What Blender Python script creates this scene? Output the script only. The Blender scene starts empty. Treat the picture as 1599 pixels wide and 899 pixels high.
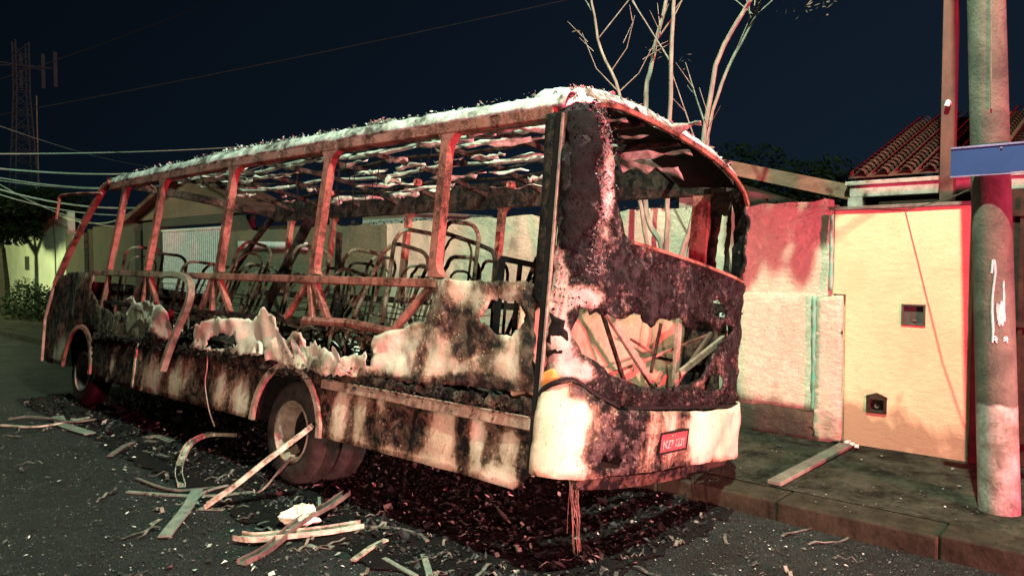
import bpy, math, random
from mathutils import Vector, Matrix, noise
from mathutils.geometry import delaunay_2d_cdt
PI = math.pi
R = math.radians
scene = bpy.context.scene
col = scene.collection

# ------------------------------------------------------------ camera
cam_d = bpy.data.cameras.new('camera'); cam = bpy.data.objects.new('camera', cam_d); col.objects.link(cam)
cam_d.sensor_width = 36.0; cam_d.lens = 26.0; cam_d.clip_end = 600; cam_d.clip_start = 0.05
cam.location = (0, 0, 1.85)
cam.rotation_euler = (R(90 - 2.206), 0, R(-48.38))
scene.camera = cam

# ------------------------------------------------------------ night sky
world = bpy.data.worlds.new('World'); scene.world = world; world.use_nodes = True
wn = world.node_tree.nodes; wl = world.node_tree.links
bg = wn['Background']
tcw = wn.new('ShaderNodeTexCoord'); sep = wn.new('ShaderNodeSeparateXYZ'); rmp = wn.new('ShaderNodeValToRGB')
wl.new(tcw.outputs['Generated'], sep.inputs[0]); wl.new(sep.outputs['Z'], rmp.inputs[0])
rmp.color_ramp.elements[0].position = 0.0; rmp.color_ramp.elements[0].color = (0.0065, 0.0135, 0.0245, 1)
rmp.color_ramp.elements[1].position = 0.7; rmp.color_ramp.elements[1].color = (0.0030, 0.0062, 0.0130, 1)
# the town's glow is stronger to the south-east
dt = wn.new('ShaderNodeVectorMath'); dt.operation = 'DOT_PRODUCT'; dt.inputs[1].default_value = (.66, -.75, -.35); wl.new(tcw.outputs['Generated'], dt.inputs[0])
mr = wn.new('ShaderNodeMapRange'); mr.inputs['From Min'].default_value = -.75; mr.inputs['From Max'].default_value = .35; mr.inputs['To Min'].default_value = .28; mr.inputs['To Max'].default_value = 1.0
wl.new(dt.outputs['Value'], mr.inputs['Value'])
vm = wn.new('ShaderNodeVectorMath'); vm.operation = 'SCALE'; wl.new(rmp.outputs[0], vm.inputs[0]); wl.new(mr.outputs[0], vm.inputs['Scale'])
wl.new(vm.outputs[0], bg.inputs['Color']); bg.inputs['Strength'].default_value = 1.0

# ------------------------------------------------------------ lamps of the street and of the emergency vehicles
def lamp(name, kind, loc, energy, color, radius=0.1, target=None, cone=60, blend=.5):
    d = bpy.data.lights.new(name, kind); d.energy = energy; d.color = color
    d.shadow_soft_size = radius
    if kind == 'SPOT': d.spot_size = R(cone); d.spot_blend = blend
    o = bpy.data.objects.new(name, d); col.objects.link(o); o.location = loc
    if target: o.rotation_euler = (Vector(target) - Vector(loc)).to_track_quat('-Z', 'Y').to_euler()
    return o
lamp('street_lamp_light', 'POINT', (2.4, 0.45, 8.5), 7400, (0.72, 1.0, 0.76), 0.05)
lamp('headlight_beam', 'SPOT', (3.9, -8.0, 1.2), 8000, (1.0, 0.72, 0.60), 0.10, (4.55, 2.6, 0.95), 21, .35)
lamp('beacon_light', 'POINT', (2.2, -7.3, 1.85), 13000, (1.0, 0.06, 0.17), 0.12)
lamp('side_headlight', 'SPOT', (-4.2, -2.0, 1.3), 5600, (1.0, 0.70, 0.56), 0.12, (3.3, 3.4, 0.10), 42, 1.0)
lamp('far_street_light', 'POINT', (3.2, 25.5, 2.7), 1300, (0.85, 1.0, 0.50), 0.2)
lamp('corner_lamp_light', 'POINT', (1.5, 14.0, 7.6), 700, (0.62, 1.0, 0.80), 0.2)

vs = scene.view_settings
vs.view_transform = 'Standard'; vs.look = 'None'; vs.exposure = 0.0; vs.gamma = 1.0; vs.use_curve_mapping = False

# ------------------------------------------------------------ tagging
def tag(o, label=None, cat=None, group=None, kind=None):
    if label: o['label'] = label
    if cat: o['category'] = cat
    if group: o['group'] = group
    if kind: o['kind'] = kind
    return o
def empty(name, loc=(0, 0, 0), label=None, cat=None, group=None):
    o = bpy.data.objects.new(name, None); col.objects.link(o); o.location = loc; o.empty_display_size = .2
    return tag(o, label, cat, group)

# ------------------------------------------------------------ materials
def nt(name):
    m = bpy.data.materials.new(name); m.use_nodes = True
    n = m.node_tree.nodes; l = m.node_tree.links
    return m, n, l, n['Principled BSDF']
def coords(n, l, scale=(1, 1, 1)):
    tc = n.new('ShaderNodeTexCoord'); mp = n.new('ShaderNodeMapping'); mp.inputs['Scale'].default_value = scale
    l.new(tc.outputs['Object'], mp.inputs[0]); return mp.outputs[0]
def noi(n, l, vec, scale, detail=6, rough=.6, dist=0.):
    t = n.new('ShaderNodeTexNoise'); t.inputs['Scale'].default_value = scale; t.inputs['Detail'].default_value = detail
    t.inputs['Roughness'].default_value = rough; t.inputs['Distortion'].default_value = dist
    l.new(vec, t.inputs['Vector']); return t.outputs['Fac']
def ramp(n, l, fac, stops):
    r = n.new('ShaderNodeValToRGB'); e = r.color_ramp.elements
    while len(e) < len(stops): e.new(.5)
    for i, (p, c) in enumerate(stops):
        e[i].position = p; e[i].color = (c, c, c, 1) if not isinstance(c, tuple) else (*c, 1)
    l.new(fac, r.inputs[0]); return r.outputs[0]
def math_(n, l, op, a, b):
    m = n.new('ShaderNodeMath'); m.operation = op
    for i, v in enumerate((a, b)):
        if isinstance(v, (int, float)): m.inputs[i].default_value = v
        else: l.new(v, m.inputs[i])
    return m.outputs[0]
def mix(n, l, fac, a, b):
    m = n.new('ShaderNodeMix'); m.data_type = 'RGBA'
    if isinstance(fac, (int, float)): m.inputs[0].default_value = fac
    else: l.new(fac, m.inputs[0])
    for i, v in ((6, a), (7, b)):
        if isinstance(v, tuple): m.inputs[i].default_value = (*v, 1)
        else: l.new(v, m.inputs[i])
    return m.outputs[2]
def bump(n, l, h, strength, dist, bsdf):
    b = n.new('ShaderNodeBump'); b.inputs['Strength'].default_value = strength; b.inputs['Distance'].default_value = dist
    l.new(h, b.inputs['Height']); l.new(b.outputs[0], bsdf.inputs['Normal'])

def burnt(name, paint, soot=(.0045, .0038, .0038), rust=(.055, .028, .020), grey=(.11, .092, .088), attr=True, bias=0., streak=.28, fine=.5, broad=.8, metal=0.):
    """paint scorched by fire: what is left of the coat (attribute 'paint'), soot, rust and pale scale"""
    m, n, l, b = nt(name)
    v = coords(n, l); vz = coords(n, l, (1, 1, streak))
    n1 = noi(n, l, vz, 5.0, 8, .62, .3); n2 = noi(n, l, v, 26, 5, .7); n3 = noi(n, l, v, 9, 8, .7, .6); n4 = noi(n, l, v, 70, 3, .6)
    f = math_(n, l, 'ADD', math_(n, l, 'MULTIPLY', math_(n, l, 'SUBTRACT', n1, .5), broad * 2), math_(n, l, 'MULTIPLY', math_(n, l, 'SUBTRACT', n2, .5), fine))
    if attr:
        a = n.new('ShaderNodeAttribute'); a.attribute_name = 'paint'
        f = math_(n, l, 'ADD', f, a.outputs['Fac'])
    else: f = math_(n, l, 'ADD', f, .5)
    f = math_(n, l, 'ADD', f, bias)
    fac = ramp(n, l, f, [(.36, 0.), (.52, .42), (.66, 1.)])
    burn = mix(n, l, ramp(n, l, n3, [(.46, 0.), (.60, 1.)]), soot, rust)
    burn = mix(n, l, math_(n, l, 'MULTIPLY', ramp(n, l, n2, [(.55, 0.), (.68, 1.)]), ramp(n, l, n1, [(.4, 0.), (.6, .8)])), burn, grey)
    dark = tuple(c * .55 for c in paint)
    pc = mix(n, l, ramp(n, l, noi(n, l, vz, 3.2, 5, .6), [(.35, 0.), (.65, 1.)]), (paint[0] * .72, paint[1] * .66, paint[2] * .6), paint)
    pc = mix(n, l, ramp(n, l, n4, [(.60, 0.), (.72, .8)]), pc, (.06, .04, .03))
    # brown smoke film that thins out away from the soot
    film = ramp(n, l, f, [(.50, 0.), (.72, .55), (1.0, 1.)])
    pc = mix(n, l, film, (paint[0] * .30, paint[1] * .22, paint[2] * .17), pc)
    vo = n.new('ShaderNodeTexVoronoi'); vo.inputs['Scale'].default_value = 34; l.new(v, vo.inputs['Vector'])
    zone = ramp(n, l, f, [(.22, 0.), (.42, 1.), (.70, 0.)])
    blis = math_(n, l, 'MULTIPLY', ramp(n, l, vo.outputs['Distance'], [(.16, 1.), (.30, 0.)]), zone)
    c = mix(n, l, fac, burn, pc)
    c = mix(n, l, math_(n, l, 'MULTIPLY', blis, math_(n, l, 'MULTIPLY', ramp(n, l, n3, [(.45, 0.), (.55, 1.)]), .8)), c, (paint[0] * .8, paint[1] * .62, paint[2] * .5))
    l.new(c, b.inputs['Base Color'])
    l.new(ramp(n, l, fac, [(0, .82), (1, .48)]), b.inputs['Roughness'])
    b.inputs['Metallic'].default_value = metal
    l.new(ramp(n, l, fac, [(0, .10), (1, .45)]), b.inputs['Specular IOR Level'])
    h = math_(n, l, 'ADD', math_(n, l, 'MULTIPLY', n2, math_(n, l, 'SUBTRACT', 1.15, fac)), math_(n, l, 'MULTIPLY', n3, .5))
    h = math_(n, l, 'ADD', h, math_(n, l, 'MULTIPLY', blis, .9))
    bump(n, l, h, .8, .013, b)
    return m
def simple(name, c1, c2=None, scale=8, rough=.7, metal=0., bstr=.3, bdist=.005, contrast=.15, stretch=(1, 1, 1), spec=None):
    m, n, l, b = nt(name)
    v = coords(n, l, stretch); n1 = noi(n, l, v, scale, 7, .65, .2); n2 = noi(n, l, v, scale * 6, 4, .6)
    f = math_(n, l, 'ADD', math_(n, l, 'MULTIPLY', n1, .75), math_(n, l, 'MULTIPLY', n2, .25))
    c2 = c2 or tuple(x * .5 for x in c1)
    l.new(mix(n, l, ramp(n, l, f, [(.5 - contrast, 0.), (.5 + contrast, 1.)]), c2, c1), b.inputs['Base Color'])
    b.inputs['Roughness'].default_value = rough; b.inputs['Metallic'].default_value = metal
    b.inputs['Specular IOR Level'].default_value = spec if spec is not None else (.08 if max(c1) < .06 else .3)
    bump(n, l, f, bstr, bdist, b)
    return m

M = {}
M['cream'] = burnt('scorched_cream_paint', (.60, .50, .38), grey=(.24, .22, .21), rust=(.07, .05, .045))
M['side'] = burnt('scorched_side_paint', (.52, .42, .33), rust=(.075, .040, .028), broad=.65, fine=.6, bias=.0)
M['alu'] = burnt('torn_sheet_metal', (.64, .54, .45), soot=(.014, .011, .010), rust=(.10, .06, .045), streak=.7, broad=.55, fine=.45, bias=-.06)
M['shell'] = burnt('charred_rear_shell', (.38, .29, .26), rust=(.020, .017, .018), grey=(.14, .13, .13), streak=.8, fine=.85, broad=.7)
M['crustmix'] = burnt('crusted_sheet', (.36, .27, .20), soot=(.006, .005, .005), rust=(.06, .035, .026), fine=1.0, broad=.5)
M['frame'] = burnt('red_lit_steel_frame', (.42, .17, .14), attr=False, bias=.12, rust=(.09, .04, .03), grey=(.14, .11, .10), streak=.5, broad=.5)  # steel reddened in its colour to stand in for red beacon light
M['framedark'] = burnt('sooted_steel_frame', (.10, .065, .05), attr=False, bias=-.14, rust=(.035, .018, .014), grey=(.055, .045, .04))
M['seat'] = burnt('scorched_seat_tube', (.24, .21, .16), attr=False, bias=.0, streak=1, rust=(.16, .06, .04), fine=.8)
M['soot'] = simple('soot_black', (.010, .008, .008), (.003, .0025, .0025), 14, .9, bstr=.8, bdist=.02)
M['crust'] = simple('charred_crust', (.050, .036, .030), (.003, .0025, .0025), 16, .85, bstr=1.0, bdist=.03, contrast=.10)
M['ash'] = simple('white_ash', (.80, .80, .74), (.22, .20, .18), 9, .95, bstr=.9, bdist=.02, contrast=.13)
M['foil'] = simple('bleached_sheet', (.70, .70, .60), (.22, .20, .16), 9, .6, bstr=.4, contrast=.12)
M['rubber'] = simple('burnt_rubber', (.042, .034, .030), (.012, .010, .009), 9, .8, bstr=.5, bdist=.006)
M['rim'] = simple('wheel_rim_steel', (.26, .21, .16), (.06, .04, .03), 9, .5, bstr=.3)
M['inner'] = burnt('pale_bulkhead_paint', (.46, .29, .20), attr=False, bias=.42, streak=.8, rust=(.2, .1, .07), broad=.5)
M['strut'] = simple('strut_paint', (.34, .24, .18), (.10, .06, .045), 10, .6, bstr=.3)
M['ashroof'] = simple('patchy_roof_ash', (.66, .66, .60), (.07, .055, .045), 3.4, .95, bstr=1., bdist=.02, contrast=.10)
M['ashroof2'] = simple('grey_corner_ash', (.66, .65, .60), (.10, .085, .08), 9, .95, bstr=.8, bdist=.015, contrast=.09)
M['fuzz'] = simple('grey_ash_fuzz', (.38, .34, .33), (.10, .085, .085), 30, .95)
M['black_seal'] = simple('black_seal', (.012, .011, .011), None, 8, .6)
M['copper'] = simple('bare_copper_wire', (.26, .13, .10), (.08, .05, .04), 30, .5, metal=.3)
M['red_lens'] = simple('melted_red_lens', (.45, .02, .03), (.1, .01, .01), 20, .4)
M['plate'] = simple('number_plate_red', (.30, .05, .06), (.10, .05, .045), 16, .6, contrast=.06)
M['white'] = simple('white_paint', (.75, .73, .7), (.4, .38, .36), 20, .6)
M['orange_scorch'] = simple('orange_marker_lens', (.62, .26, .05), (.3, .12, .04), 10, .5)

# ------------------------------------------------------------ mesh helpers
class MB:
    def __init__(s): s.v = []; s.f = []
    def add(s, vs, fs):
        k = len(s.v); s.v += [tuple(p) for p in vs]; s.f += [tuple(i + k for i in q) for q in fs]; return s
    def box(s, a, b):
        (x0, y0, z0), (x1, y1, z1) = a, b
        return s.add([(x0,y0,z0),(x1,y0,z0),(x1,y1,z0),(x0,y1,z0),(x0,y0,z1),(x1,y0,z1),(x1,y1,z1),(x0,y1,z1)],
                     [(3,2,1,0),(4,5,6,7),(0,1,5,4),(1,2,6,5),(2,3,7,6),(3,0,4,7)])
    def beam(s, a, b, w, h, upv=(0, 0, 1), ends=(1, 1)):
        a = Vector(a); b = Vector(b); d = (b - a).normalized(); u = Vector(upv)
        if abs(d.dot(u)) > .98: u = Vector((0, 1, 0))
        sd = d.cross(u).normalized(); u = sd.cross(d).normalized()
        vs = []
        for p, e in ((a, ends[0]), (b, ends[1])):
            for i, j in ((-1, -1), (1, -1), (1, 1), (-1, 1)): vs.append(p + sd * (i * w * .5 * e) + u * (j * h * .5 * e))
        return s.add(vs, [(3,2,1,0),(4,5,6,7),(0,1,5,4),(1,2,6,5),(2,3,7,6),(3,0,4,7)])
    def path(s, pts, w, h, upv=(0, 0, 1)):
        """bar of rectangular section along a bent line"""
        pts = [Vector(p) for p in pts]; n = len(pts); vs = []; prev = None
        for i, p in enumerate(pts):
            d = (pts[min(i + 1, n - 1)] - pts[max(i - 1, 0)]).normalized(); u = Vector(upv)
            sd = d.cross(u)
            if sd.length < .05: sd = prev or Vector((1, 0, 0))
            sd.normalize()
            if prev and sd.dot(prev) < 0: sd = -sd
            prev = sd; u = sd.cross(d).normalized()
            for a, b in ((-1, -1), (1, -1), (1, 1), (-1, 1)): vs.append(p + sd * (a * w * .5) + u * (b * h * .5))
        fs = [(3, 2, 1, 0), tuple(4 * (n - 1) + k for k in range(4))]
        for i in range(n - 1):
            for k in range(4):
                fs.append((4*i + k, 4*i + (k+1) % 4, 4*i + 4 + (k+1) % 4, 4*i + 4 + k))
        return s.add(vs, fs)
    def tube(s, pts, r, seg=8, r1=None, closed=False):
        pts = [Vector(p) for p in pts]; n = len(pts); vs = []; prev = None
        for i, p in enumerate(pts):
            if closed: d = (pts[(i + 1) % n] - pts[i - 1]).normalized()
            else: d = (pts[min(i + 1, n - 1)] - pts[max(i - 1, 0)]).normalized()
            if prev is None:
                u = Vector((0, 0, 1)) if abs(d.z) < .9 else Vector((0, 1, 0))
                a = d.cross(u).normalized()
            else:
                a = (prev - d * prev.dot(d))
                a = a.normalized() if a.length > 1e-4 else d.orthogonal().normalized()
            prev = a; b = d.cross(a).normalized()
            rr = r if r1 is None else r + (r1 - r) * i / (n - 1)
            for k in range(seg):
                t = 2 * PI * k / seg; vs.append(p + a * (rr * math.cos(t)) + b * (rr * math.sin(t)))
        fs = []
        for i in range(n if closed else n - 1):
            j = (i + 1) % n
            for k in range(seg): fs.append((seg*i + k, seg*i + (k+1) % seg, seg*j + (k+1) % seg, seg*j + k))
        if not closed: fs += [tuple(range(seg - 1, -1, -1)), tuple(seg*(n-1) + k for k in range(seg))]
        return s.add(vs, fs)
    def lathe_x(s, prof, c, seg=32, cap=True):
        """profile (x, r) spun about an axis along X through c"""
        vs = []
        for x, r in prof:
            for k in range(seg):
                t = 2 * PI * k / seg; vs.append((c[0] + x, c[1] + r * math.cos(t), c[2] + r * math.sin(t)))
        fs = []
        for i in range(len(prof) - 1):
            for k in range(seg): fs.append((seg*i + k, seg*i + (k+1) % seg, seg*(i+1) + (k+1) % seg, seg*(i+1) + k))
        return s.add(vs, fs)
    def prism(s, poly, f0, f1):
        """polygon in 2-D turned to 3-D by f0 (one face) and f1 (other face)"""
        n = len(poly)
        s.add([f0(*p) for p in poly] + [f1(*p) for p in poly],
              [tuple(range(n)), tuple(range(2*n - 1, n - 1, -1))] + [(i, (i+1) % n, n + (i+1) % n, n + i) for i in range(n)])
        return s
    def build(s, name, mat, parent=None, smooth=False, bevel=0., kind=None):
        me = bpy.data.meshes.new(name); me.from_pydata(s.v, [], s.f); me.materials.append(mat)
        o = bpy.data.objects.new(name, me); col.objects.link(o)
        if parent: o.parent = parent
        import bmesh
        bm = bmesh.new(); bm.from_mesh(me); bmesh.ops.recalc_face_normals(bm, faces=bm.faces); bm.to_mesh(me); bm.free()
        if smooth:
            for p in me.polygons: p.use_smooth = True
            me.set_sharp_from_angle(angle=R(40))
        if bevel:
            md = o.modifiers.new('bevel', 'BEVEL'); md.width = bevel; md.segments = 2; md.limit_method = 'ANGLE'
        if kind: o['kind'] = kind
        return o

def spline(pts, n=6):
    """Catmull-Rom through the points"""
    P = [Vector(p) for p in pts]; P = [P[0] * 2 - P[1]] + P + [P[-1] * 2 - P[-2]]; out = []
    for i in range(1, len(P) - 2):
        for k in range(n):
            t = k / n; a, b, c, d = P[i-1:i+3]
            out.append(.5 * ((2*b) + (c - a)*t + (2*a - 5*b + 4*c - d)*t*t + (3*b - a - 3*c + d)*t**3))
    out.append(P[-2]); return out
def inside(p, poly):
    x, y = p; r = False; j = len(poly) - 1
    for i in range(len(poly)):
        xi, yi = poly[i]; xj, yj = poly[j]
        if (yi > y) != (yj > y) and x < (xj - xi) * (y - yi) / (yj - yi) + xi: r = not r
        j = i
    return r
def dense(poly, step, jag, rnd, closed=True):
    out = []; n = len(poly)
    for i in range(n if closed else n - 1):
        a = poly[i]; b = poly[(i + 1) % n]; L = math.dist(a, b); k = max(1, int(L / step))
        for j in range(k):
            t = j / k; q = jag if L > step * 1.5 else jag * .6
            out.append((a[0] + (b[0]-a[0])*t + rnd.uniform(-q, q), a[1] + (b[1]-a[1])*t + rnd.uniform(-q, q)))
    return out
def sheet(name, outer, mapf, mat, parent, flat=False, holes=(), res=.05, jag=0., thick=.006, crumple=0., freq=4., blobs=(), base=.5, seed=1, sharp_edges=(), push=None):
    """a torn or whole piece of thin panel: outline in 2-D, mapf(a, b, off) to 3-D; blobs (a, b, ra, rb, amount) say where the coat survived"""
    rnd = random.Random(seed)
    loops = [dense(outer, res, jag, rnd)] + [dense(h, res * .6, jag * .8 + .003, rnd) for h in holes]
    pts = []; edges = []
    for lp in loops:
        k = len(pts); pts += lp; edges += [(k + i, k + (i + 1) % len(lp)) for i in range(len(lp))]
    xs = [p[0] for p in loops[0]]; ys = [p[1] for p in loops[0]]
    a = min(xs)
    while a < max(xs):
        b = min(ys)
        while b < max(ys):
            q = (a + rnd.uniform(-.3, .3) * res, b + rnd.uniform(-.3, .3) * res)
            if inside(q, loops[0]) and not any(inside(q, h) for h in loops[1:]) and all((q[0]-p[0])**2 + (q[1]-p[1])**2 > (.45*res)**2 for p in pts[:len(edges)]): pts.append(q)
            b += res
        a += res
    v2, _, fc, _, _, _ = delaunay_2d_cdt([Vector(p) for p in pts], edges, [], 0, 1e-5)
    keep = []
    for f in fc:
        c = (sum(v2[i].x for i in f) / len(f), sum(v2[i].y for i in f) / len(f))
        if inside(c, loops[0]) and not any(inside(c, h) for h in loops[1:]): keep.append(tuple(f))
    vs = []; pa = []
    for p in v2:
        off = crumple * (noise.noise(Vector((p.x * freq, p.y * freq, seed * 3.7))) + .45 * noise.noise(Vector((p.x * freq * 2.7, p.y * freq * 2.7, seed * 5.1)))) if crumple else 0.
        if push: off += push(p.x, p.y)
        vs.append(mapf(p.x, p.y, off))
        w = base
        for (ca, cb, ra, rb, amt) in blobs: w += amt * math.exp(-((p.x - ca) / ra) ** 2 - ((p.y - cb) / rb) ** 2)
        pa.append(w)
    me = bpy.data.meshes.new(name); me.from_pydata(vs, [], keep); me.materials.append(mat)
    at = me.attributes.new('paint', 'FLOAT', 'POINT')
    for i, w in enumerate(pa): at.data[i].value = w
    for p in me.polygons: p.use_smooth = not flat
    o = bpy.data.objects.new(name, me); col.objects.link(o); o.parent = parent
    if thick:
        md = o.modifiers.new('thickness', 'SOLIDIFY'); md.thickness = thick; md.offset = 0
    return o
def flakes(name, n, place, size, mat, parent=None, seed=3, kind='stuff'):
    """a scatter of bent chips; place(rnd) gives a point and a flatness"""
    rnd = random.Random(seed); mb = MB()
    for i in range(n):
        p, flat = place(rnd); s = size * rnd.uniform(.35, 1.3) * (1.8 if rnd.random() < .07 else 1)
        t = rnd.uniform(0, 2*PI); tilt = rnd.uniform(-1, 1) * (1 - flat) * 1.3
        ax = Vector((math.cos(t), math.sin(t), math.sin(tilt))); bx = Vector((-math.sin(t), math.cos(t), rnd.uniform(-.6, .6) * (1 - flat)))
        p = Vector(p); a = s * rnd.uniform(.4, 1); b = s * rnd.uniform(.15, .7)
        mid = Vector((0, 0, s * .25))
        mb.add([p - ax*a, p - bx*b + mid*rnd.random(), p + ax*a*rnd.uniform(.5, 1), p + bx*b + mid*rnd.random()], [(0, 1, 2), (0, 2, 3)])
    me = bpy.data.meshes.new(name); me.from_pydata(mb.v, [], mb.f); me.materials.append(mat)
    o = bpy.data.objects.new(name, me); col.objects.link(o)
    if parent: o.parent = parent
    if kind: o['kind'] = kind
    return o

# ============================================================ the setting
def asphalt():
    m, n, l, b = nt('asphalt')
    v = coords(n, l); n1 = noi(n, l, v, 1.3, 8, .7, .6); n2 = noi(n, l, v, 16, 8, .75); n3 = noi(n, l, v, 90, 4, .7)
    base = mix(n, l, ramp(n, l, n1, [(.40, 0.), (.62, 1.)]), (.007, .0085, .0085), (.024, .029, .028))
    base = mix(n, l, ramp(n, l, n2, [(.46, 0.), (.60, .8)]), base, (.006, .006, .006))
    base = mix(n, l, ramp(n, l, n3, [(.50, 0.), (.64, .75)]), base, (.085, .092, .082))
    vo = n.new('ShaderNodeTexVoronoi'); vo.inputs['Scale'].default_value = 42; l.new(v, vo.inputs['Vector'])
    wn_ = n.new('ShaderNodeSeparateColor'); l.new(vo.outputs['Color'], wn_.inputs[0])
    spk = math_(n, l, 'MULTIPLY', ramp(n, l, vo.outputs['Distance'], [(.10, 1.), (.16, 0.)]), ramp(n, l, wn_.outputs[0], [(.80, 0.), (.84, 1.)]))
    base = mix(n, l, spk, base, (.42, .43, .38))
    l.new(base, b.inputs['Base Color'])
    l.new(ramp(n, l, n1, [(.4, .6), (.6, .9)]), b.inputs['Roughness'])
    b.inputs['Specular IOR Level'].default_value = .12
    bump(n, l, math_(n, l, 'ADD', n2, math_(n, l, 'MULTIPLY', n3, .7)), 1., .03, b)
    return m
M['asphalt'] = asphalt()
M['sidewalk'] = simple('dirty_concrete_sidewalk', (.050, .045, .032), (.009, .008, .006), 4, .9, bstr=1., bdist=.035, contrast=.10)
M['kerb'] = simple('worn_kerb_concrete', (.045, .036, .024), (.012, .010, .007), 6, .85, bstr=.8, bdist=.015)
def ground_sheet():
    mb = MB(); xs = [-300, -60, -20, 60, 320]; ys = [-200, -40, 60, 400]
    mb.add([(x, y, 0) for y in ys for x in xs], [(j*5+i, j*5+i+1, j*5+i+6, j*5+i+5) for j in range(3) for i in range(4)])
    return mb.build('road', M['asphalt'], kind='structure')
ground_sheet()
sw = MB(); rnd = random.Random(5)
ys = [-8 + .3 * i for i in range(150)]; xs = [5.40, 5.7, 6.0, 6.3, 6.6, 6.9, 7.30]
for y in ys:
    for x in xs: sw.v.append((x, y, .150 + (.016 * noise.noise(Vector((x * 1.3, y * 1.1, 0))) if 5.5 < x < 7.2 else 0)))
for j in range(len(ys) - 1):
    for i in range(6): sw.f.append((j*7+i, j*7+i+1, j*7+i+8, j*7+i+7))
sw.build('pavement', M['sidewalk'], smooth=True, kind='structure')
kb = MB(); y = -8.0; rnd = random.Random(2)
while y < 37:
    L_ = rnd.uniform(.9, 1.1); z = .15 + rnd.uniform(-.008, .012); x = 5.10 + rnd.uniform(-.01, .01)
    kb.box((x, y + .0025, -.1), (5.41, y + L_ - .0025, z)); y += L_
kb.build('kerb', M['kerb'], bevel=.014, kind='structure')
gut = MB(); gut.box((4.9, -8, -.05), (5.102, 37, .006)); gut.build('gutter', M['asphalt'], kind='structure')
ys_ = MB(); ys_.box((7.3, -8, .0), (60, 37, .10)); ys_.build('yard_ground', M['sidewalk'], kind='structure')

def plaster(name, c, dirt, cracks=1., scale=5, bdist=.03, red=None):
    m, n, l, b = nt(name)
    v = coords(n, l); n1 = noi(n, l, v, 1.6, 6, .6, .5); n2 = noi(n, l, v, 18, 8, .72); n3 = noi(n, l, v, 55, 4, .7)
    vs_ = coords(n, l, (1, 1, 2.3)); n5 = noi(n, l, vs_, 11, 9, .75, .1)
    base = mix(n, l, ramp(n, l, n1, [(.38, 0.), (.65, 1.)]), tuple(x * .80 for x in c), c)
    base = mix(n, l, ramp(n, l, n2, [(.57, 0.), (.68, .55 * cracks)]), base, dirt)
    sx = n.new('ShaderNodeSeparateXYZ'); l.new(coords(n, l), sx.inputs[0])
    top = math_(n, l, 'ADD', ramp(n, l, sx.outputs[2], [(.15, .28), (.42, 0.), (.98, 0.), (1., .0)]), 0.)
    st = ramp(n, l, math_(n, l, 'ADD', n1, top), [(.60, 0.), (.75, 1.)])
    base = mix(n, l, math_(n, l, 'MULTIPLY', st, .8), base, dirt)
    l.new(base, b.inputs['Base Color']); b.inputs['Roughness'].default_value = .9
    h = math_(n, l, 'ADD', math_(n, l, 'MULTIPLY', ramp(n, l, n5, [(.42, 0.), (.58, 1.)]), cracks * .8), math_(n, l, 'ADD', n2, math_(n, l, 'MULTIPLY', n3, .4)))
    bump(n, l, h, .85, bdist, b)
    return m
M['rough_plaster'] = plaster('rough_unpainted_plaster', (.74, .65, .48), (.26, .20, .14), 1., bdist=.011)
M['plinth'] = plaster('brown_plinth', (.15, .115, .07), (.04, .03, .02), 1., bdist=.03)
M['yellow'] = plaster('yellow_wall_paint', (.70, .60, .34), (.20, .16, .09), .35, bdist=.006)
M['green_shade_tint'] = simple('green_shade_tint', (.12, .40, .30), (.30, .36, .28), 14, .8, contrast=.12)  # the red light's shadow at the wall steps, put into this colour
M['cap'] = simple('grey_cap_cement', (.20, .18, .15), (.08, .07, .06), 10, .9)
M['darkbrown'] = simple('dark_brown_paint', (.055, .032, .022), (.02, .012, .01), 6, .6)
M['box_grey'] = simple('meter_box_plastic', (.085, .08, .06), (.04, .035, .03), 12, .5)

rw = empty('rough_plaster_wall', (7.15, 2.34, .15), 'tall rough cream plaster wall with red light on it, running behind the burnt bus', 'wall')
def wmap(x):                       # world plane facing the street, relative to the wall's base
    return lambda a, b, off: (x - 7.15 - off, a - 2.34, b - .15)
def local(mb, ox, oy, oz):
    mb.v = [(x - ox, y - oy, z - oz) for x, y, z in mb.v]; return mb
rt_ = random.Random(4)
def topline(y0, y1, z, j, step=.12):
    out = []; y = y0
    while y > y1 + .01: out.append((y, z + rt_.uniform(-j, j))); y -= step
    out.append((y1, z)); return out
face = [(2.34, .15), (8.9, .15)] + topline(8.9, 2.34, 2.40, .02)
M['moss'] = plaster('mossy_plaster', (.17, .17, .10), (.05, .055, .03), .8, bdist=.02)
sheet('mossy_face', [(8.9, .15), (14.0, .15)] + topline(14.0, 8.9, 2.40, .02), wmap(7.15), M['moss'], rw, res=.13, jag=.01, crumple=.02, freq=3.5, thick=.0, seed=6)
sheet('plaster_face', face, wmap(7.15), M['rough_plaster'], rw, res=.13, crumple=.02, freq=3.5, thick=.0, seed=5)
local(MB().box((7.19, 2.35, .1), (7.32, 14.0, 2.36)), 7.15, 2.34, .15).build('wall_core', M['moss'], rw)
sheet('raised_panel', [(2.49, .42), (8.2, .42), (8.2, 1.50), (2.49, 1.53)], wmap(7.115), M['rough_plaster'], rw, res=.09, crumple=.012, freq=4, thick=.02, jag=.004, seed=8)
sheet('plinth', [(2.47, .13), (14, .13), (14, .40), (8, .415), (2.47, .41)], wmap(7.085), M['plinth'], rw, res=.09, crumple=.03, freq=5, thick=.03, jag=.012, seed=9)
sheet('pilaster', [(2.225, .15), (2.47, .15), (2.455, 1.50), (2.23, 1.52)], wmap(7.085), M['rough_plaster'], rw, res=.06, crumple=.012, freq=7, thick=.05, jag=.006, seed=10)
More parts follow.
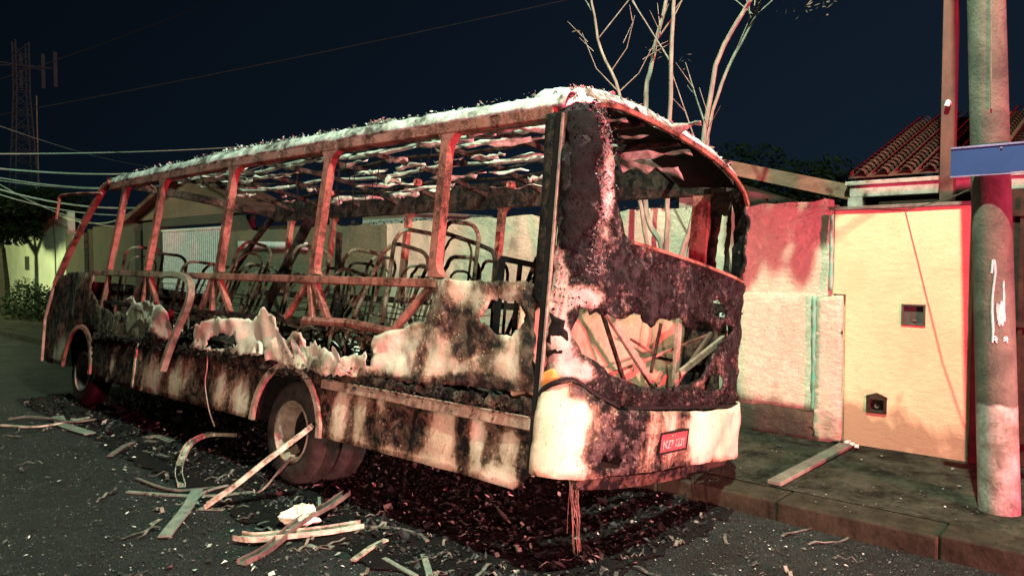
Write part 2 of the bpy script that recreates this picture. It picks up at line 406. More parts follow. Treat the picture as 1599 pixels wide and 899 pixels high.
sheet('green_shade_strip', [(2.462, .42), (2.50, .42), (2.505, 1.51), (2.465, 1.51)], wmap(7.078), M['green_shade_tint'], rw, res=.04, thick=.02, jag=.006, seed=11)  # coloured strip standing for the shadow beside the pilaster
sheet('green_shade_strip', [(2.335, 1.56), (2.37, 1.56), (2.362, 2.26), (2.335, 2.26)], wmap(7.108), M['green_shade_tint'], rw, res=.04, thick=.02, jag=.006, seed=12)  # same painted shadow at the upper wall step
dr = MB().lathe_x([(0, .045), (-.025, .045), (-.025, .036), (.06, .036)], (7.08, 2.50, .225), 20)
local(dr, 7.15, 2.34, .15).build('drain_pipe', M['soot'], rw, smooth=True)
flk = flakes('wall_top_debris', 420, lambda r: ((r.uniform(-.01, .14), r.uniform(0, 9), 2.25 + r.uniform(.0, .05)), .3), .035, M['crust'], rw, 6)
# pale blue board fixed along the far part of the wall
sheet('pale_blue_board', [(13.3,2.2),(10.96,2.14),(10.96,2.01),(13.3,2.06)], wmap(7.10), M['white'], rw, res=.2, thick=.02, seed=3)

yw = empty('yellow_wall', (7.15, 1.24, .15), 'smooth yellow garden wall with thin grey cap beside the concrete pole', 'wall')
sheet('painted_face', [(1.22, .13), (2.225, .13), (2.228, 1.53), (2.335, 1.53), (2.335, 2.30), (1.22, 2.30)], lambda a, b, off: (.0 - off, a - 1.24, b - .15), M['yellow'], yw,
      holes=[[(1.575, 1.285), (1.745, 1.285), (1.745, 1.45), (1.575, 1.45)], [(1.87, .475), (2.02, .475), (2.02, .60), (1.87, .60)]], res=.08, crumple=.004, freq=2.5, thick=.0, seed=3)
local(MB().box((7.22, 1.22, .1), (7.30, 2.34, 2.29)), 7.15, 1.24, .15).build('wall_core', M['yellow'], yw)
local(MB().box((7.12, 1.21, 2.302), (7.32, 2.345, 2.335)), 7.15, 1.24, .15).build('wall_cap', M['cap'], yw, bevel=.006)
local(MB().box((7.13, 1.15, .1), (7.30, 1.218, 2.31)), 7.15, 1.24, .15).build('wall_end_trim', M['darkbrown'], yw, bevel=.005)
mbx = MB(); mbx.box((7.17, 1.578, 1.288), (7.21, 1.742, 1.447))
for a, b in (((7.135, 1.565, 1.275), (7.19, 1.582, 1.46)), ((7.135, 1.738, 1.275), (7.19, 1.755, 1.46)), ((7.135, 1.582, 1.443), (7.19, 1.738, 1.46)), ((7.135, 1.582, 1.275), (7.19, 1.738, 1.292))): mbx.box(a, b)
meter = local(mbx, 7.15, 1.24, .15).build('meter_box', M['box_grey'], yw, bevel=.003)
local(MB().box((7.155, 1.64, 1.31), (7.172, 1.67, 1.325)), 7.15, 1.24, .15).build('box_latch', M['cap'], meter)
wb = MB(); wb.box((7.19, 1.875, .48), (7.22, 2.015, .595))
for a, b in (((7.13, 1.86, .465), (7.2, 1.885, .61)), ((7.13, 2.0, .465), (7.2, 2.03, .61)), ((7.13, 1.885, .585), (7.2, 2.0, .612)), ((7.13, 1.885, .462), (7.2, 2.0, .488))): wb.box(a, b)
wb.prism([(1.85, .612), (2.04, .612), (1.945, .65)], lambda a, b: (7.132, a, b), lambda a, b: (7.16, a, b))
wm = local(wb, 7.15, 1.24, .15).build('water_meter_box', M['kerb'], yw, bevel=.004)
local(MB().lathe_x([(.0, .0), (-.03, .022), (.03, .022)], (7.185, 1.945, .53), 14), 7.15, 1.24, .15).build('water_meter', M['box_grey'], wm, smooth=True)

gt = empty('brown_gate', (7.25, .2, .15), 'dark brown panelled gate behind the concrete pole at the end of the yellow wall', 'gate')
g = MB(); g.box((7.24, -1.2, .16), (7.30, 1.14, 2.42))
local(g, 7.25, .2, .15).build('gate_panel', M['darkbrown'], gt)
g = MB()
for k in range(9): g.box((7.215, -1.2 + .26 * k, .2), (7.24, -1.2 + .26 * k + .03, 2.35))
for z in (.35, 1.3, 2.2): g.box((7.20, -1.2, z), (7.215, 1.13, z + .05))
local(g, 7.25, .2, .15).build('gate_rib', M['darkbrown'], gt)

# concrete pole, its painted foot and graffiti
def pole_mat():
    m, n, l, b = nt('pole_concrete'); v = coords(n, l); n1 = noi(n, l, v, 4, 7, .65, .4); n2 = noi(n, l, v, 40, 5, .7)
    sx = n.new('ShaderNodeSeparateXYZ'); l.new(coords(n, l), sx.inputs[0])
    c = mix(n, l, ramp(n, l, n1, [(.35, 0.), (.62, 1.)]), (.045, .045, .032), (.12, .112, .08))
    w = mix(n, l, ramp(n, l, math_(n, l, 'ADD', n1, math_(n, l, 'MULTIPLY', n2, .25)), [(.46, 0.), (.72, 1.)]), (.40, .39, .33), (.12, .115, .08))
    edge = math_(n, l, 'ADD', math_(n, l, 'MULTIPLY', sx.outputs[2], 4.), math_(n, l, 'MULTIPLY', n1, .5))
    c = mix(n, l, ramp(n, l, math_(n, l, 'MULTIPLY', edge, .2), [(.625, 0.), (.64, 1.)]), w, c)
    l.new(c, b.inputs['Base Color']); b.inputs['Roughness'].default_value = .9
    bump(n, l, math_(n, l, 'ADD', n1, n2), .7, .012, b); return m
M['pole'] = pole_mat()
pb = Vector((5.9, .82, .14))
cp = empty('concrete_pole', pb, 'thick round concrete utility pole with white painted foot and pink graffiti, on the pavement', 'utility pole')
def pole_pt(z, a, off=0.):
    t = z / 8.0; r = .124 - .03 * t + off
    return (r * math.cos(a) - .02 * t, .34 * t + r * math.sin(a), z)
pv = MB(); seg = 40; nz = 60
pv.add([pole_pt(8.0 * j / nz, 2*PI*k/seg) for j in range(nz + 1) for k in range(seg)],
       [(seg*j + k, seg*j + (k+1) % seg, seg*(j+1) + (k+1) % seg, seg*(j+1) + k) for j in range(nz) for k in range(seg)] + [tuple(seg*nz + k for k in range(seg))])
pv.build('pole_shaft', M['pole'], cp, smooth=True)
M['spray'] = simple('spray_paint', (.78, .66, .66), (.35, .3, .3), 40, .7)
gr = MB()
strokes = [[(.50,1.62),(.46,1.68),(.38,1.68),(.34,1.62),(.40,1.56),(.50,1.46),(.54,1.36),(.52,1.24),(.55,1.16)],
           [(.30,1.40),(.26,1.30),(.20,1.40),(.16,1.28),(.10,1.42),(.02,1.30),(-.05,1.46)],
           [(.27,1.36),(.22,1.27),(.14,1.38),(.08,1.27),(-.02,1.40),(-.04,1.55)],
           [(.56,1.17),(.44,1.18),(.36,1.16)], [(.05,1.17),(-.08,1.18),(-.16,1.16)], [(.10,1.36),(.05,1.28),(.0,1.36),(-.06,1.30)]]
am = PI + math.atan2(.82, 5.9)
for s_ in strokes:
    for off_ in (0, .018):
        pts = [pole_pt(z + off_, am + .45 - a + off_, .002) for a, z in s_]; pts = spline([Vector(p) for p in pts], 4)
        gr.tube(pts, .006, 5)
gr.build('graffiti', M['spray'], cp, smooth=True)
M['pipe'] = simple('old_conduit', (.16, .15, .10), (.06, .06, .05), 20, .7)
MB().tube([pole_pt(z, am + .25 - .5 * max(0, (3.6 - z)) / 3, .012) for z in (2.7, 3, 3.4, 3.8, 4.4, 5)], .006, 6).build('conduit_wire', M['pipe'], cp, smooth=True)
MB().tube([(x - 5.9, y - .82, z - .14) for x, y, z in [(5.79, .9, 2.37), (6.3, 1.25, 2.30), (7.16, 1.75, 2.28)]], .005, 6).build('stay_wire', M['pipe'], cp, smooth=True)
# blue street name sign
M['blue'] = simple('blue_enamel', (.018, .055, .16), (.014, .042, .12), 6, .55, bstr=.1, contrast=.25)
sg = empty('street_sign', (5.70, .75, 2.5), 'plain blue enamel street name plate clamped to the concrete pole', 'street sign')
sp = MB()
sp.prism([(-.28, -.085), (.365, -.095), (.365, .092), (-.28, .085)], lambda a, b: (-.012, a, b), lambda a, b: (-.004, a, b))
sp.build('sign_plate', M['blue'], sg, bevel=.002)
rm_ = MB(); rm_.box((-.018, -.28, .086), (.002, .365, .098)); rm_.box((-.018, -.28, -.102), (.002, .365, -.094))
rm_.build('sign_rim', simple('sign_rim_metal', (.2, .24, .38), None, 9, .5), sg)
sb = MB().box((0, -.02, -.05), (.10, .16, -.03)).box((0, -.02, .03), (.10, .16, .05)); sb.build('sign_bracket', M['pipe'], sg)
MB().lathe_x([(-.02, 0), (-.02, .006), (-.012, .006)], (0, .08, .07), 8).build('bolt', M['cap'], sg)
# rusty square post behind the wall
rp = empty('rusty_post', (7.7, 1.53, .1), 'slim rust red square post rising behind the yellow wall', 'post')
M['rust'] = simple('rusty_iron', (.13, .065, .045), (.05, .032, .025), 4, .8, stretch=(1, 1, .5))
MB().box((-.06, -.055, 0), (.06, .055, 6.2)).build('post_shaft', M['rust'], rp, bevel=.006)
MB().tube([(-.06, -.01, 3.15), (-.10, -.01, 3.16), (-.11, -.0, 3.12)], .022, 8).build('insulator', M['white'], rp, smooth=True)

# ---- house with clay tile roof behind the yellow wall
M['tile'] = simple('clay_tiles', (.20, .062, .042), (.05, .02, .016), 5, .85, bstr=.5, bdist=.02)
M['fascia'] = simple('peeling_white_fascia', (.52, .44, .38), (.22, .16, .13), 6, .7)
hs = empty('tiled_house', (9.0, 0.5, .1), 'house with ribbed clay tile roof and pale fascia behind the yellow wall', 'house')
rf = MB(); y = 2.70; k = 0
x0, z0, x1, z1 = 9.0, 2.78, 12.06, 3.85
rows = 22
while y > -3.4:
    # one rounded channel of overlapping tiles running up the slope
    prev = None
    for i in range(rows):
        t0 = i / rows; t1 = (i + 1.18) / rows
        pa = Vector((x0 + (x1-x0)*t0, y, z0 + (z1-z0)*t0 + .035)); pc = Vector((x0 + (x1-x0)*t1, y, z0 + (z1-z0)*t1 + .012))
        vs = []
        for p, rr_ in ((pa, .085), (pc, .07)):
            for q in range(7):
                a = PI * q / 6; vs.append((p.x, p.y + rr_ * math.cos(a), p.z + rr_ * math.sin(a) * .8))
        rf.add(vs, [(q, q+1, q+8, q+7) for q in range(6)])
    y -= .235
rf.add([(x0, 2.8, z0), (x1, 2.8, z1), (x1, -3.6, z1), (x0, -3.6, z0)], [(0, 1, 2, 3)])
local(rf, 9, .5, .1).build('roof', M['tile'], hs, smooth=True)
local(MB().box((8.86, -3.6, 2.55), (8.98, 2.74, 2.68)).box((8.82, -3.6, 2.682), (9.0, 2.78, 2.73)).box((8.86, 2.60, 2.2), (8.98, 2.76, 2.55)), 9, .5, .1).build('fascia', M['fascia'], hs, bevel=.008)
local(MB().box((9.3, -3.5, .1), (12, 2.55, 2.7)), 9, .5, .1).build('house_wall', M['darkbrown'], hs)
gb = MB(); gb.prism([(9.0, 2.72), (12.06, 3.80), (12.06, 2.4), (9.0, 2.4)], lambda a, b: (a, 2.69, b), lambda a, b: (a, 2.76, b))
local(gb, 9, .5, .1).build('gable_board', M['darkbrown'], hs)

# ---- low shed left of it
sh = empty('garden_shed', (9.5, 3.6, .1), 'low shed with sloping timber roof edge between the tiled house and the bus', 'shed')
M['palegreen'] = simple('pale_green_plaster', (.34, .36, .27), (.2, .2, .15), 3, .9)
M['timber'] = simple('weathered_timber', (.26, .15, .10), (.10, .06, .04), 7, .8, stretch=(1, .3, 1))
def sbeam(p0, p1, w, h): return MB().beam(p0, p1, w, h)
(a0, b0), (a1, b1) = [(4.75,3.21),(2.76,2.62)]
mbs = MB().beam((9.0, a0 + .6, b0 + .12), (9.0, a1, b1), .10, .17)
local(mbs, 9.5, 3.6, .1).build('roof_edge', M['timber'], sh)
local(MB().prism([(a0 + .6, b0 + .10), (a1, b1 - .02), (a1, b1 + .06), (a0 + .6, b0 + .19)], lambda a, b: (9.05, a, b), lambda a, b: (12.5, a, b)), 9.5, 3.6, .1).build('roof', M['tile'], sh)
local(MB().prism([(a0 + .5, .1), (a1 + .25, .1), (a1 + .25, b1 - .22), (a0 + .5, b0 - .02)], lambda a, b: (9.5, a, b), lambda a, b: (9.7, a, b)), 9.5, 3.6, .1).build('shed_wall', M['palegreen'], sh)

# ---- buildings far along the street
M['olive'] = plaster('olive_plaster', (.085, .07, .045), (.03, .026, .02), .6, bdist=.02)
M['greenwall'] = plaster('pale_plaster', (.62, .62, .46), (.3, .3, .2), .2, bdist=.01)
M['pinkhouse'] = plaster('salmon_plaster', (.24, .13, .085), (.1, .06, .04), .3, bdist=.01)
h2 = empty('grille_house', (7.6, 16.5, 0), 'far house with white barred gate and orange gable roof, seen through the bus windows', 'house')
def L2(mb): return local(mb, 7.6, 16.5, 0)
L2(MB().box((7.6, 13.9, 0), (7.8, 14.75, 2.75)).box((7.6, 17.95, 0), (7.8, 18.9, 2.75)).box((7.6, 14.75, 2.62), (7.8, 17.95, 2.80))).build('front_wall', M['olive'], h2)
L2(MB().box((8.9, 14, 0), (9.1, 19, 2.6))).build('porch_wall', M['darkbrown'], h2)
gb = MB()
for k in range(34): gb.box((7.64, 14.78 + k * .093, .1), (7.665, 14.81 + k * .093, 2.55))
for z in (.3, 1.3, 2.5): gb.box((7.63, 14.75, z), (7.675, 17.95, z + .05))
gate_ = L2(gb).build('gate_bars', M['white'], h2)
L2(MB().prism([(13.6, 2.82), (19.4, 2.82), (16.4, 3.75)], lambda a, b: (7.7, a, b), lambda a, b: (8.0, a, b))).build('gable_wall', M['pinkhouse'], h2)
L2(MB().beam((7.9, 13.2, 2.80), (7.9, 16.4, 3.85), .9, .10).beam((7.9, 19.8, 2.80), (7.9, 16.4, 3.853), .9, .10)).build('roof', M['tile'], h2)
w3 = empty('olive_wall', (7.6, 21, 0), 'olive plaster wall with a dark door beyond the barred gate house', 'wall')
local(MB().box((7.6, 19.4, 0), (7.8, 22.2, 2.75)).box((7.6, 22.9, 0), (7.8, 24.4, 2.6)), 7.6, 21, 0).build('wall_face', M['olive'], w3)
local(MB().box((7.7, 22.2, 0), (7.75, 22.9, 2.7)), 7.6, 21, 0).build('door', M['darkbrown'], w3)
w4 = empty('pale_wall', (7.7, 28, 0), 'pale green lit house wall with a small square window, behind the dark tree', 'wall')
local(MB().box((7.7, 24.5, 0), (7.9, 34, 3.3)), 7.7, 28, 0).build('wall_face', M['greenwall'], w4)
local(MB().box((7.66, 28.2, 1.5), (7.70, 28.55, 1.95)), 7.7, 28, 0).build('window', M['box_grey'], w4)
local(MB().tube([(7.68, 25.6, .1), (7.68, 25.6, 3.1)], .02, 6), 7.7, 28, 0).build('drain_pipe', M['pipe'], w4)
pkb = empty('white_building', (13, 15, 0), 'small lit pinkish white rooftop far behind the plaster wall', 'building')
(p0, q0), (p1, q1) = [(17.26,2.89),(15.36,3.07)]
local(MB().box((13, p1, 0), (16, p0, q1)), 13, 15, 0).build('building_wall', M['white'], pkb)
local(MB().box((12.8, p1 - .2, q1 + .002), (16.2, p0 + .2, q1 + .08)), 13, 15, 0).build('roof', M['fascia'], pkb)

# ---- trees
M['bark'] = simple('pale_bark', (.32, .29, .22), (.12, .10, .08), 18, .9, bstr=.6, stretch=(1, 1, .3))
M['darkbark'] = simple('dark_bark', (.05, .04, .03), None, 10, .9)
M['leaf'] = simple('dark_leaves', (.018, .028, .010), (.007, .010, .005), 3, .7)
M['leafdry'] = simple('dry_leaves', (.10, .06, .04), (.04, .03, .02), 6, .8)
def leaf_cloud(mb, c, rad, n, size, rnd, flat=1.):
    for i in range(n):
        d = Vector((rnd.gauss(0, 1), rnd.gauss(0, 1), rnd.gauss(0, 1))).normalized() * rnd.uniform(.35, 1.05) ** .6
        p = Vector(c) + Vector((d.x * rad[0], d.y * rad[1], d.z * rad[2]))
        a = Vector((rnd.uniform(-1, 1), rnd.uniform(-1, 1), rnd.uniform(-.7, .7))).normalized() * size * rnd.uniform(.5, 1.2)
        b = a.orthogonal().normalized() * size * rnd.uniform(.2, .45)
        mb.add([p - a, p - b, p + a, p + b], [(0, 1, 2, 3)])
bt = empty('bare_tree', (6.5, 3.7, .15), 'leafless young tree of several thin pale stems standing between bus and wall', 'tree')
rnd = random.Random(11)
stems = [([(3.74,.15),(3.76,1.0),(3.77,1.93),(3.96,2.33),(3.98,3.43),(3.91,3.8),(3.76,4.39),(3.6,5.2)], .030, 0.),
         ([(3.70,.15),(3.60,1.1),(3.58,1.91),(3.46,2.31),(3.27,3.69),(2.84,4.38),(2.5,5.1)], .030, .12),
         ([(3.72,.15),(3.70,1.94),(3.67,2.51),(3.6,3.98),(3.55,4.5),(3.5,5.3)], .024, -.15),
         ([(3.76,.9),(3.86,1.9),(4.05,3.0),(4.15,3.52),(4.39,4.08),(4.47,4.7)], .020, -.25),
         ([(3.66,1.2),(3.45,2.6),(3.36,3.3),(3.12,3.9),(2.95,4.2),(2.9,4.6)], .018, .3)]
tr = MB(); tw = MB(); ends = []
for pts, r, dx in stems:
    P3 = spline([Vector((dx * (z - .15) / 4, y - 3.7, z - .15)) for y, z in pts], 5)
    P3 = [p + Vector((.012 * noise.noise(p * 6), .02 * noise.noise(p * 5 + Vector((9, 0, 0))), 0)) for p in P3]
    tr.tube(P3, r * 1.25, 8, r * .5)
    for q in range(5):
        i = rnd.randrange(int(len(P3) * .55), len(P3) - 1); p = P3[i]
        L_ = rnd.uniform(.35, 1.0); d = Vector((rnd.uniform(-.35, .35), rnd.choice((-1, 1)) * rnd.uniform(.25, .8), rnd.uniform(.6, 1))).normalized()
        e = p + d * L_ + Vector((0, 0, .1)); m_ = p + d * L_ * .5 + Vector((rnd.uniform(-.03, .03), rnd.uniform(-.05, .05), 0))
        tw.tube([p, m_, e], r * .34, 5, .003); ends.append(e)
        for w_ in range(2):
            s0 = p.lerp(e, rnd.uniform(.4, .9)); d2 = (d + Vector((rnd.uniform(-.6, .6), rnd.uniform(-.8, .8), rnd.uniform(-.2, .5)))).normalized()
            tw.tube([s0, s0 + d2 * rnd.uniform(.1, .35)], .005, 4, .002)
tr.build('trunk', M['bark'], bt, smooth=True)
tw.build('branch', M['bark'], bt, smooth=True)
lf = MB()
for e in ends:
    if rnd.random() < .5: leaf_cloud(lf, e, (.12, .12, .10), 5, .03, rnd)
for c in ((0, -1.15, 4.35), (.1, -1.5, 4.3), (0, -1.3, 3.95), (.1, -1.75, 4.5)): leaf_cloud(lf, c, (.3, .3, .2), 60, .03, rnd)
lf.build('leaves', M['leafdry'], bt)

# unseen tree added past the right edge; its leaf clumps shade the wall
sp_ = empty('leaf_shadow_tree', (6.5, -.9, .15), 'unseen leafy tree added before the concrete pole to cast leaf shadows on the wall', 'tree')
rnd = random.Random(17); tb_ = MB(); lb_ = MB()
tb_.tube([(0, 0, 0), (.03, .02, 1.6), (-.08, .15, 3.2), (-.3, .4, 4.6)], .07, 8, .035)
for (wx, wy, wz, rad_, n_) in ((5.0, 1.58, 5.06, (.10, .10, .10), 80), (5.0, 1.86, 5.08, (.14, .20, .10), 190), (4.98, 1.64, 4.88, (.035, .045, .13), 60), (5.0, 1.95, 4.86, (.05, .06, .14), 80), (5.0, 1.78, 4.92, (.03, .04, .12), 40), (4.98, 2.04, 4.74, (.03, .04, .10), 40),
    (5.6, -.5, 5.6, (.6, .4, .4), 260), (6.2, -.2, 5.7, (.6, .5, .4), 320), (6.6, -.9, 5.6, (.6, .6, .5), 320)):
    e_ = (wx - 6.5, wy + .9, wz - .15); a_ = Vector((-.3, .4, 4.6))
    tb_.tube([a_, a_.lerp(Vector(e_), .5) + Vector((0, 0, .18)), e_], .02, 6, .005)
    leaf_cloud(lb_, e_, rad_, n_, .055, rnd)
tb_.build('trunk', M['bark'], sp_, smooth=True); lb_.build('leaves', M['leaf'], sp_)

def dark_tree(name, base, crowns, trunk, label, n=2600, size=.16, mat='leaf', seed=1, group=None):
    t = empty(name, base, label, 'tree', group); rnd = random.Random(seed)
    tb = MB()
    top = Vector((0, 0, trunk[0]))
    tb.tube([(0, 0, -.05), (trunk[1] * .3, .05, trunk[0] * .5), (0, .0, trunk[0])], trunk[1], 8, trunk[1] * .6)
    for c, rad in crowns: tb.tube([top, top.lerp(Vector(c), .5) + Vector((0, 0, .15)), Vector(c)], trunk[1] * .5, 6, trunk[1] * .15)
    tb.build('trunk', M['darkbark'], t, smooth=True)
    cb = MB()
    for c, rad in crowns:
        for q in range(7):
            cc = Vector(c) + Vector((rnd.uniform(-.7, .7) * rad[0], rnd.uniform(-.7, .7) * rad[1], rnd.uniform(-.6, .6) * rad[2]))
            leaf_cloud(cb, cc, [r_ * .5 for r_ in rad], n // (7 * len(crowns)), size, rnd)
    cb.build('crown', M[mat], t)
    return t
dark_tree('leafy_tree', (6.6, 27.0, 0), [((0, .4, 3.3), (2.2, 3.0, 1.0)), ((.3, 3.0, 3.4), (2, 2.4, 1.05)), ((-.5, -1.8, 3.2), (1.6, 1.7, .85))], (2.2, .22), 'dark leafy street tree at the far left with low crown', 15000, .12, seed=3)
dark_tree('background_tree', (18, 8.5, 0), [((0, 0, 4.2), (1.6, 1.7, 1.3)), ((1, -1.5, 3.6), (1.6, 1.6, 1.1))], (3, .2), 'tall dark tree behind the shed roof edge, just right of the bare stems', 4200, .12, seed=4, group='dark trees behind the wall')
dark_tree('background_tree', (20, 3.5, 0), [((0, 1.3, 3.1), (2.0, 1.8, 1.0)), ((1, -1.5, 2.8), (1.8, 1.9, .9))], (2.4, .2), 'lower dark tree behind the shed, beside the tiled roof', 3600, .12, seed=5, group='dark trees behind the wall')
bs = empty('garden_bush', (6.7, 23.5, 0), 'round dark green bush under the far left tree', 'bush')
bb = MB(); rnd = random.Random(8)
for c in ((0, 0, .55), (-.2, .9, .5), (.1, -.9, .45), (.1, 1.8, .7)): leaf_cloud(bb, c, (.55, .75, .6), 700, .07, rnd)
bb.build('foliage', M['leaf'], bs)

# ---- mast, lattice tower and overhead cables
M['steel'] = simple('galvanised_steel', (.30, .36, .40), (.2, .24, .26), 5, .6)
M['cable'] = simple('cable_sheath', (.40, .48, .38), (.28, .34, .26), 9, .5)
tw_ = empty('lattice_tower', (20, 74.2, 0), 'tall steel lattice telecom tower far off at the upper left', 'tower')
t = MB(); H_ = 20.5
def tl(z, i):
    w = 1.7 - 1.0 * min(1, z / 16); a = PI / 4 + i * PI / 2; return Vector((w * math.cos(a), w * math.sin(a), z))
for i in range(4): t.tube([tl(0, i), tl(16, i), tl(H_, i)], .06, 5)
for k in range(20):
    z = k * 1.02
    for i in range(4): t.tube([tl(z, i), tl(z + 1.02, (i + 1) % 4)], .03, 4).tube([tl(z, i), tl(z, (i + 1) % 4)], .03, 4)
t.build('lattice', M['steel'], tw_)
an = MB()
for dx, dy in ((-2, 0), (-1.6, 1.5), (1.8, .5), (2.3, -1), (.5, 2)): an.box((dx - .14, dy - .1, H_ - 3.6), (dx + .14, dy + .1, H_ - .6)); an.tube([(0, 0, H_ - 2), (dx, dy, H_ - 2)], .06, 5)
an.build('antenna_panel', M['steel'], tw_)
ms = empty('thin_mast', (9, 31, 0), 'thin guyed aerial mast in front of the lattice tower', 'mast')
(m0, mz0), = [(31.63,7.91)]
ms.location = (9, m0, 0)
MB().tube([(0, 0, 0), (0, 0, mz0)], .035, 6, .02).build('mast_tube', simple('rust_mast', (.22, .13, .09), None, 5, .8), ms)
M['cable_dim'] = simple('old_dark_cable', (.02, .02, .018), None, 9, .6)
def cab(name, a, b, sag, r, label):
    n = 26; a = Vector(a); b = Vector(b); pts = []
    for i in range(n + 1):
        t_ = i / n; pts.append(a.lerp(b, t_) - a - Vector((0, 0, sag * 4 * t_ * (1 - t_))))
    o = MB().tube(pts, r, 5).build(name, M['cable_dim'] if ('topmost' in label or 'halfway' in label) else M['cable'], smooth=True); o.location = a
    return tag(o, label, 'cable', 'overhead cables at the upper left')
CL = [(-60,240,330,195,.10,.016,'highest of the bundled overhead cables, nearly straight'), (-60,257,330,205,.45,.022,'thick pale overhead cable just under the highest of the bundle'),
      (-60,262,320,214,.75,.015,'thin overhead cable under the thick pale one'), (-60,272,300,222,.6,.012,'faint overhead cable in the middle of the bundle'),
      (-60,277,290,232,1.0,.024,'brightest sagging overhead cable of the bundle'), (-60,283,290,236,1.1,.015,'overhead cable hugging the brightest one from below'),
      (-60,270,270,240,1.7,.015,'lowest, deepest sagging overhead cable above the tree'), (-60,193,420,120,.10,.012,'single overhead cable halfway between bundle and top'),
      (-60,143,420,-35,.12,.012,'topmost long overhead cable climbing across the sky'), (-60,185,250,262,.2,.010,'thin cable crossing behind the bundle and falling to the right')]
CPT = [
 ([(18.99,4.06)], [(20.36,5.5)]), ([(19.01,3.84)], [(20.36,5.31)]), ([(19.03,3.72)], [(21.09,5.38)]), ([(19.04,3.64)], [(21.48,5.09)]),
 ([(19.04,3.57)], [(21.86,4.96)]), ([(19.05,3.49)], [(21.87,4.87)]), ([(19,3.93)], [(22.66,4.9)]), ([(18.91,4.72)], [(6.06,7.29)]),
 ([(18.85,5.33)], [(22.11,11)]), ([(18.89,4.92)], [(30.54,5.54)])]
for (a_, b_), c_ in zip(CPT, CL):
    cab('overhead_cable', (4.0, *a_[0]), (13.0, *b_[0]), c_[4], c_[5] * .8, c_[6])
(c0, c1, c2, c3) = [(26.69,4.16),(24.69,3.18),(20.99,2.81),(18.36,3.23)]
sc_ = MB().tube([Vector((7.5, *p)) - Vector((7.5, *c0)) for p in [c0] + []] + [Vector((7.5, *p)) - Vector((7.5, *c0)) for p in (c1, c2, c3)], .012, 5)
sc_ = MB().tube(spline([Vector((0, p[0] - c0[0], p[1] - c0[1])) for p in (c0, c1, c2, c3)], 6), .014, 5).build('service_cable', M['cable'], smooth=True)
sc_.location = (7.5, *c0); tag(sc_, 'loose pale service cable sagging from the mast behind the front of the bus', 'cable')

# ============================================================ the burnt bus
PHI = 8.0; W = 2.3; DR = .28
bus = empty('burnt_bus', (3.173, 2.71, .045), 'burnt out bus shell leaning on collapsed wheels, windows gone, seat frames bare', 'bus')
bus.rotation_euler = (0, R(PHI), 0)
# the plan of the rear: rounded corners, gently bowed face, measured along the skin
_tab = []
for i in range(801):
    th = PI - PI * i / 800; c = math.cos(th); s = max(0., math.sin(th))
    _tab.append((W/2 + W/2 * math.copysign(abs(c) ** (2/3), c), -DR * s ** (2/3)))
_len = [0.]
for i in range(1, 801): _len.append(_len[-1] + math.dist(_tab[i], _tab[i-1]))
LT = _len[-1]
def plan(s):
    s = min(max(s, 0.), LT)
    lo, hi = 0, 800
    while hi - lo > 1:
        m_ = (lo + hi) // 2
        if _len[m_] <= s: lo = m_
        else: hi = m_
    t = (s - _len[lo]) / max(1e-9, _len[hi] - _len[lo]); a, b = _tab[lo], _tab[hi]
    p = Vector((a[0] + (b[0]-a[0])*t, a[1] + (b[1]-a[1])*t)); d = Vector((b[0]-a[0], b[1]-a[1])).normalized()
    return p, Vector((d.y, -d.x))
def rs(s, z, off=0.):
    p, nrm = plan(s); p = p + nrm * off
    t = max(0., (z - 2.42) / .55); k = t * t
    return (p.x + (W/2 - p.x) * .10 * k, p.y + .26 * k, z)
def ztop(s):
    pts = [(0, 2.80), (.12, 2.885), (.3, 2.93), (.7, 2.95), (1.28, 2.95), (1.7, 2.92), (1.95, 2.88), (2.2, 2.82), (2.4, 2.75), (2.56, 2.68)]
    for (a, b), (c, d) in zip(pts, pts[1:]):
        if s <= c: return b + (d - b) * (s - a) / (c - a)
    return pts[-1][1]
def sl(a, b, off=0.): return (-off, a, b)          # left side skin
def sr(a, b, off=0.): return (W + off, a, b)       # right side skin

# ---------------- left skirt
def arch(y, w, z0, z1, n=14): return [(y + w * math.cos(PI * i / n), z0 + (z1 - z0) * math.sin(PI * i / n)) for i in range(n + 1)]
def pblobs(lst): return lst
skirt_r = [(.015, .57), (.02, .885), (2.20, .885)] + [p for p in arch(2.64, .50, .46, .95)][::-1][0:0] + [(2.32, .87), (2.22, .76), (2.16, .62), (2.15, .45), (1.3, .455), (.50, .46), (.16, .45)]
sheet('skirt_panel', skirt_r, sl, M['side'], bus, res=.05, crumple=.018, freq=4, seed=21, base=.28, thick=.008,
      blobs=[(1.91,0.68,0.1,0.2,0.9),(1.66,0.69,0.07,0.16,0.75),(1.45,0.79,0.07,0.14,0.6),(0.8,0.67,0.13,0.2,0.95),(0.6,0.7,0.05,0.2,-0.5),(0.49,0.7,0.07,0.2,0.9),(0.2,0.72,0.09,0.12,0.7),(1.13,0.7,0.2,0.14,-0.5),(0.27,0.5,0.14,0.05,0.9),(1.37,0.49,0.5,0.06,0.35),(0.78,0.48,0.3,0.05,0.35),(0.27,0.87,0.16,0.09,-0.35),(0.09,0.7,0.05,0.2,-0.2)])
mid = [(3.18, .44), (3.16, .62), (3.08, .80), (2.98, .885), (6.86, .87), (6.92, .72), (6.93, .40)]
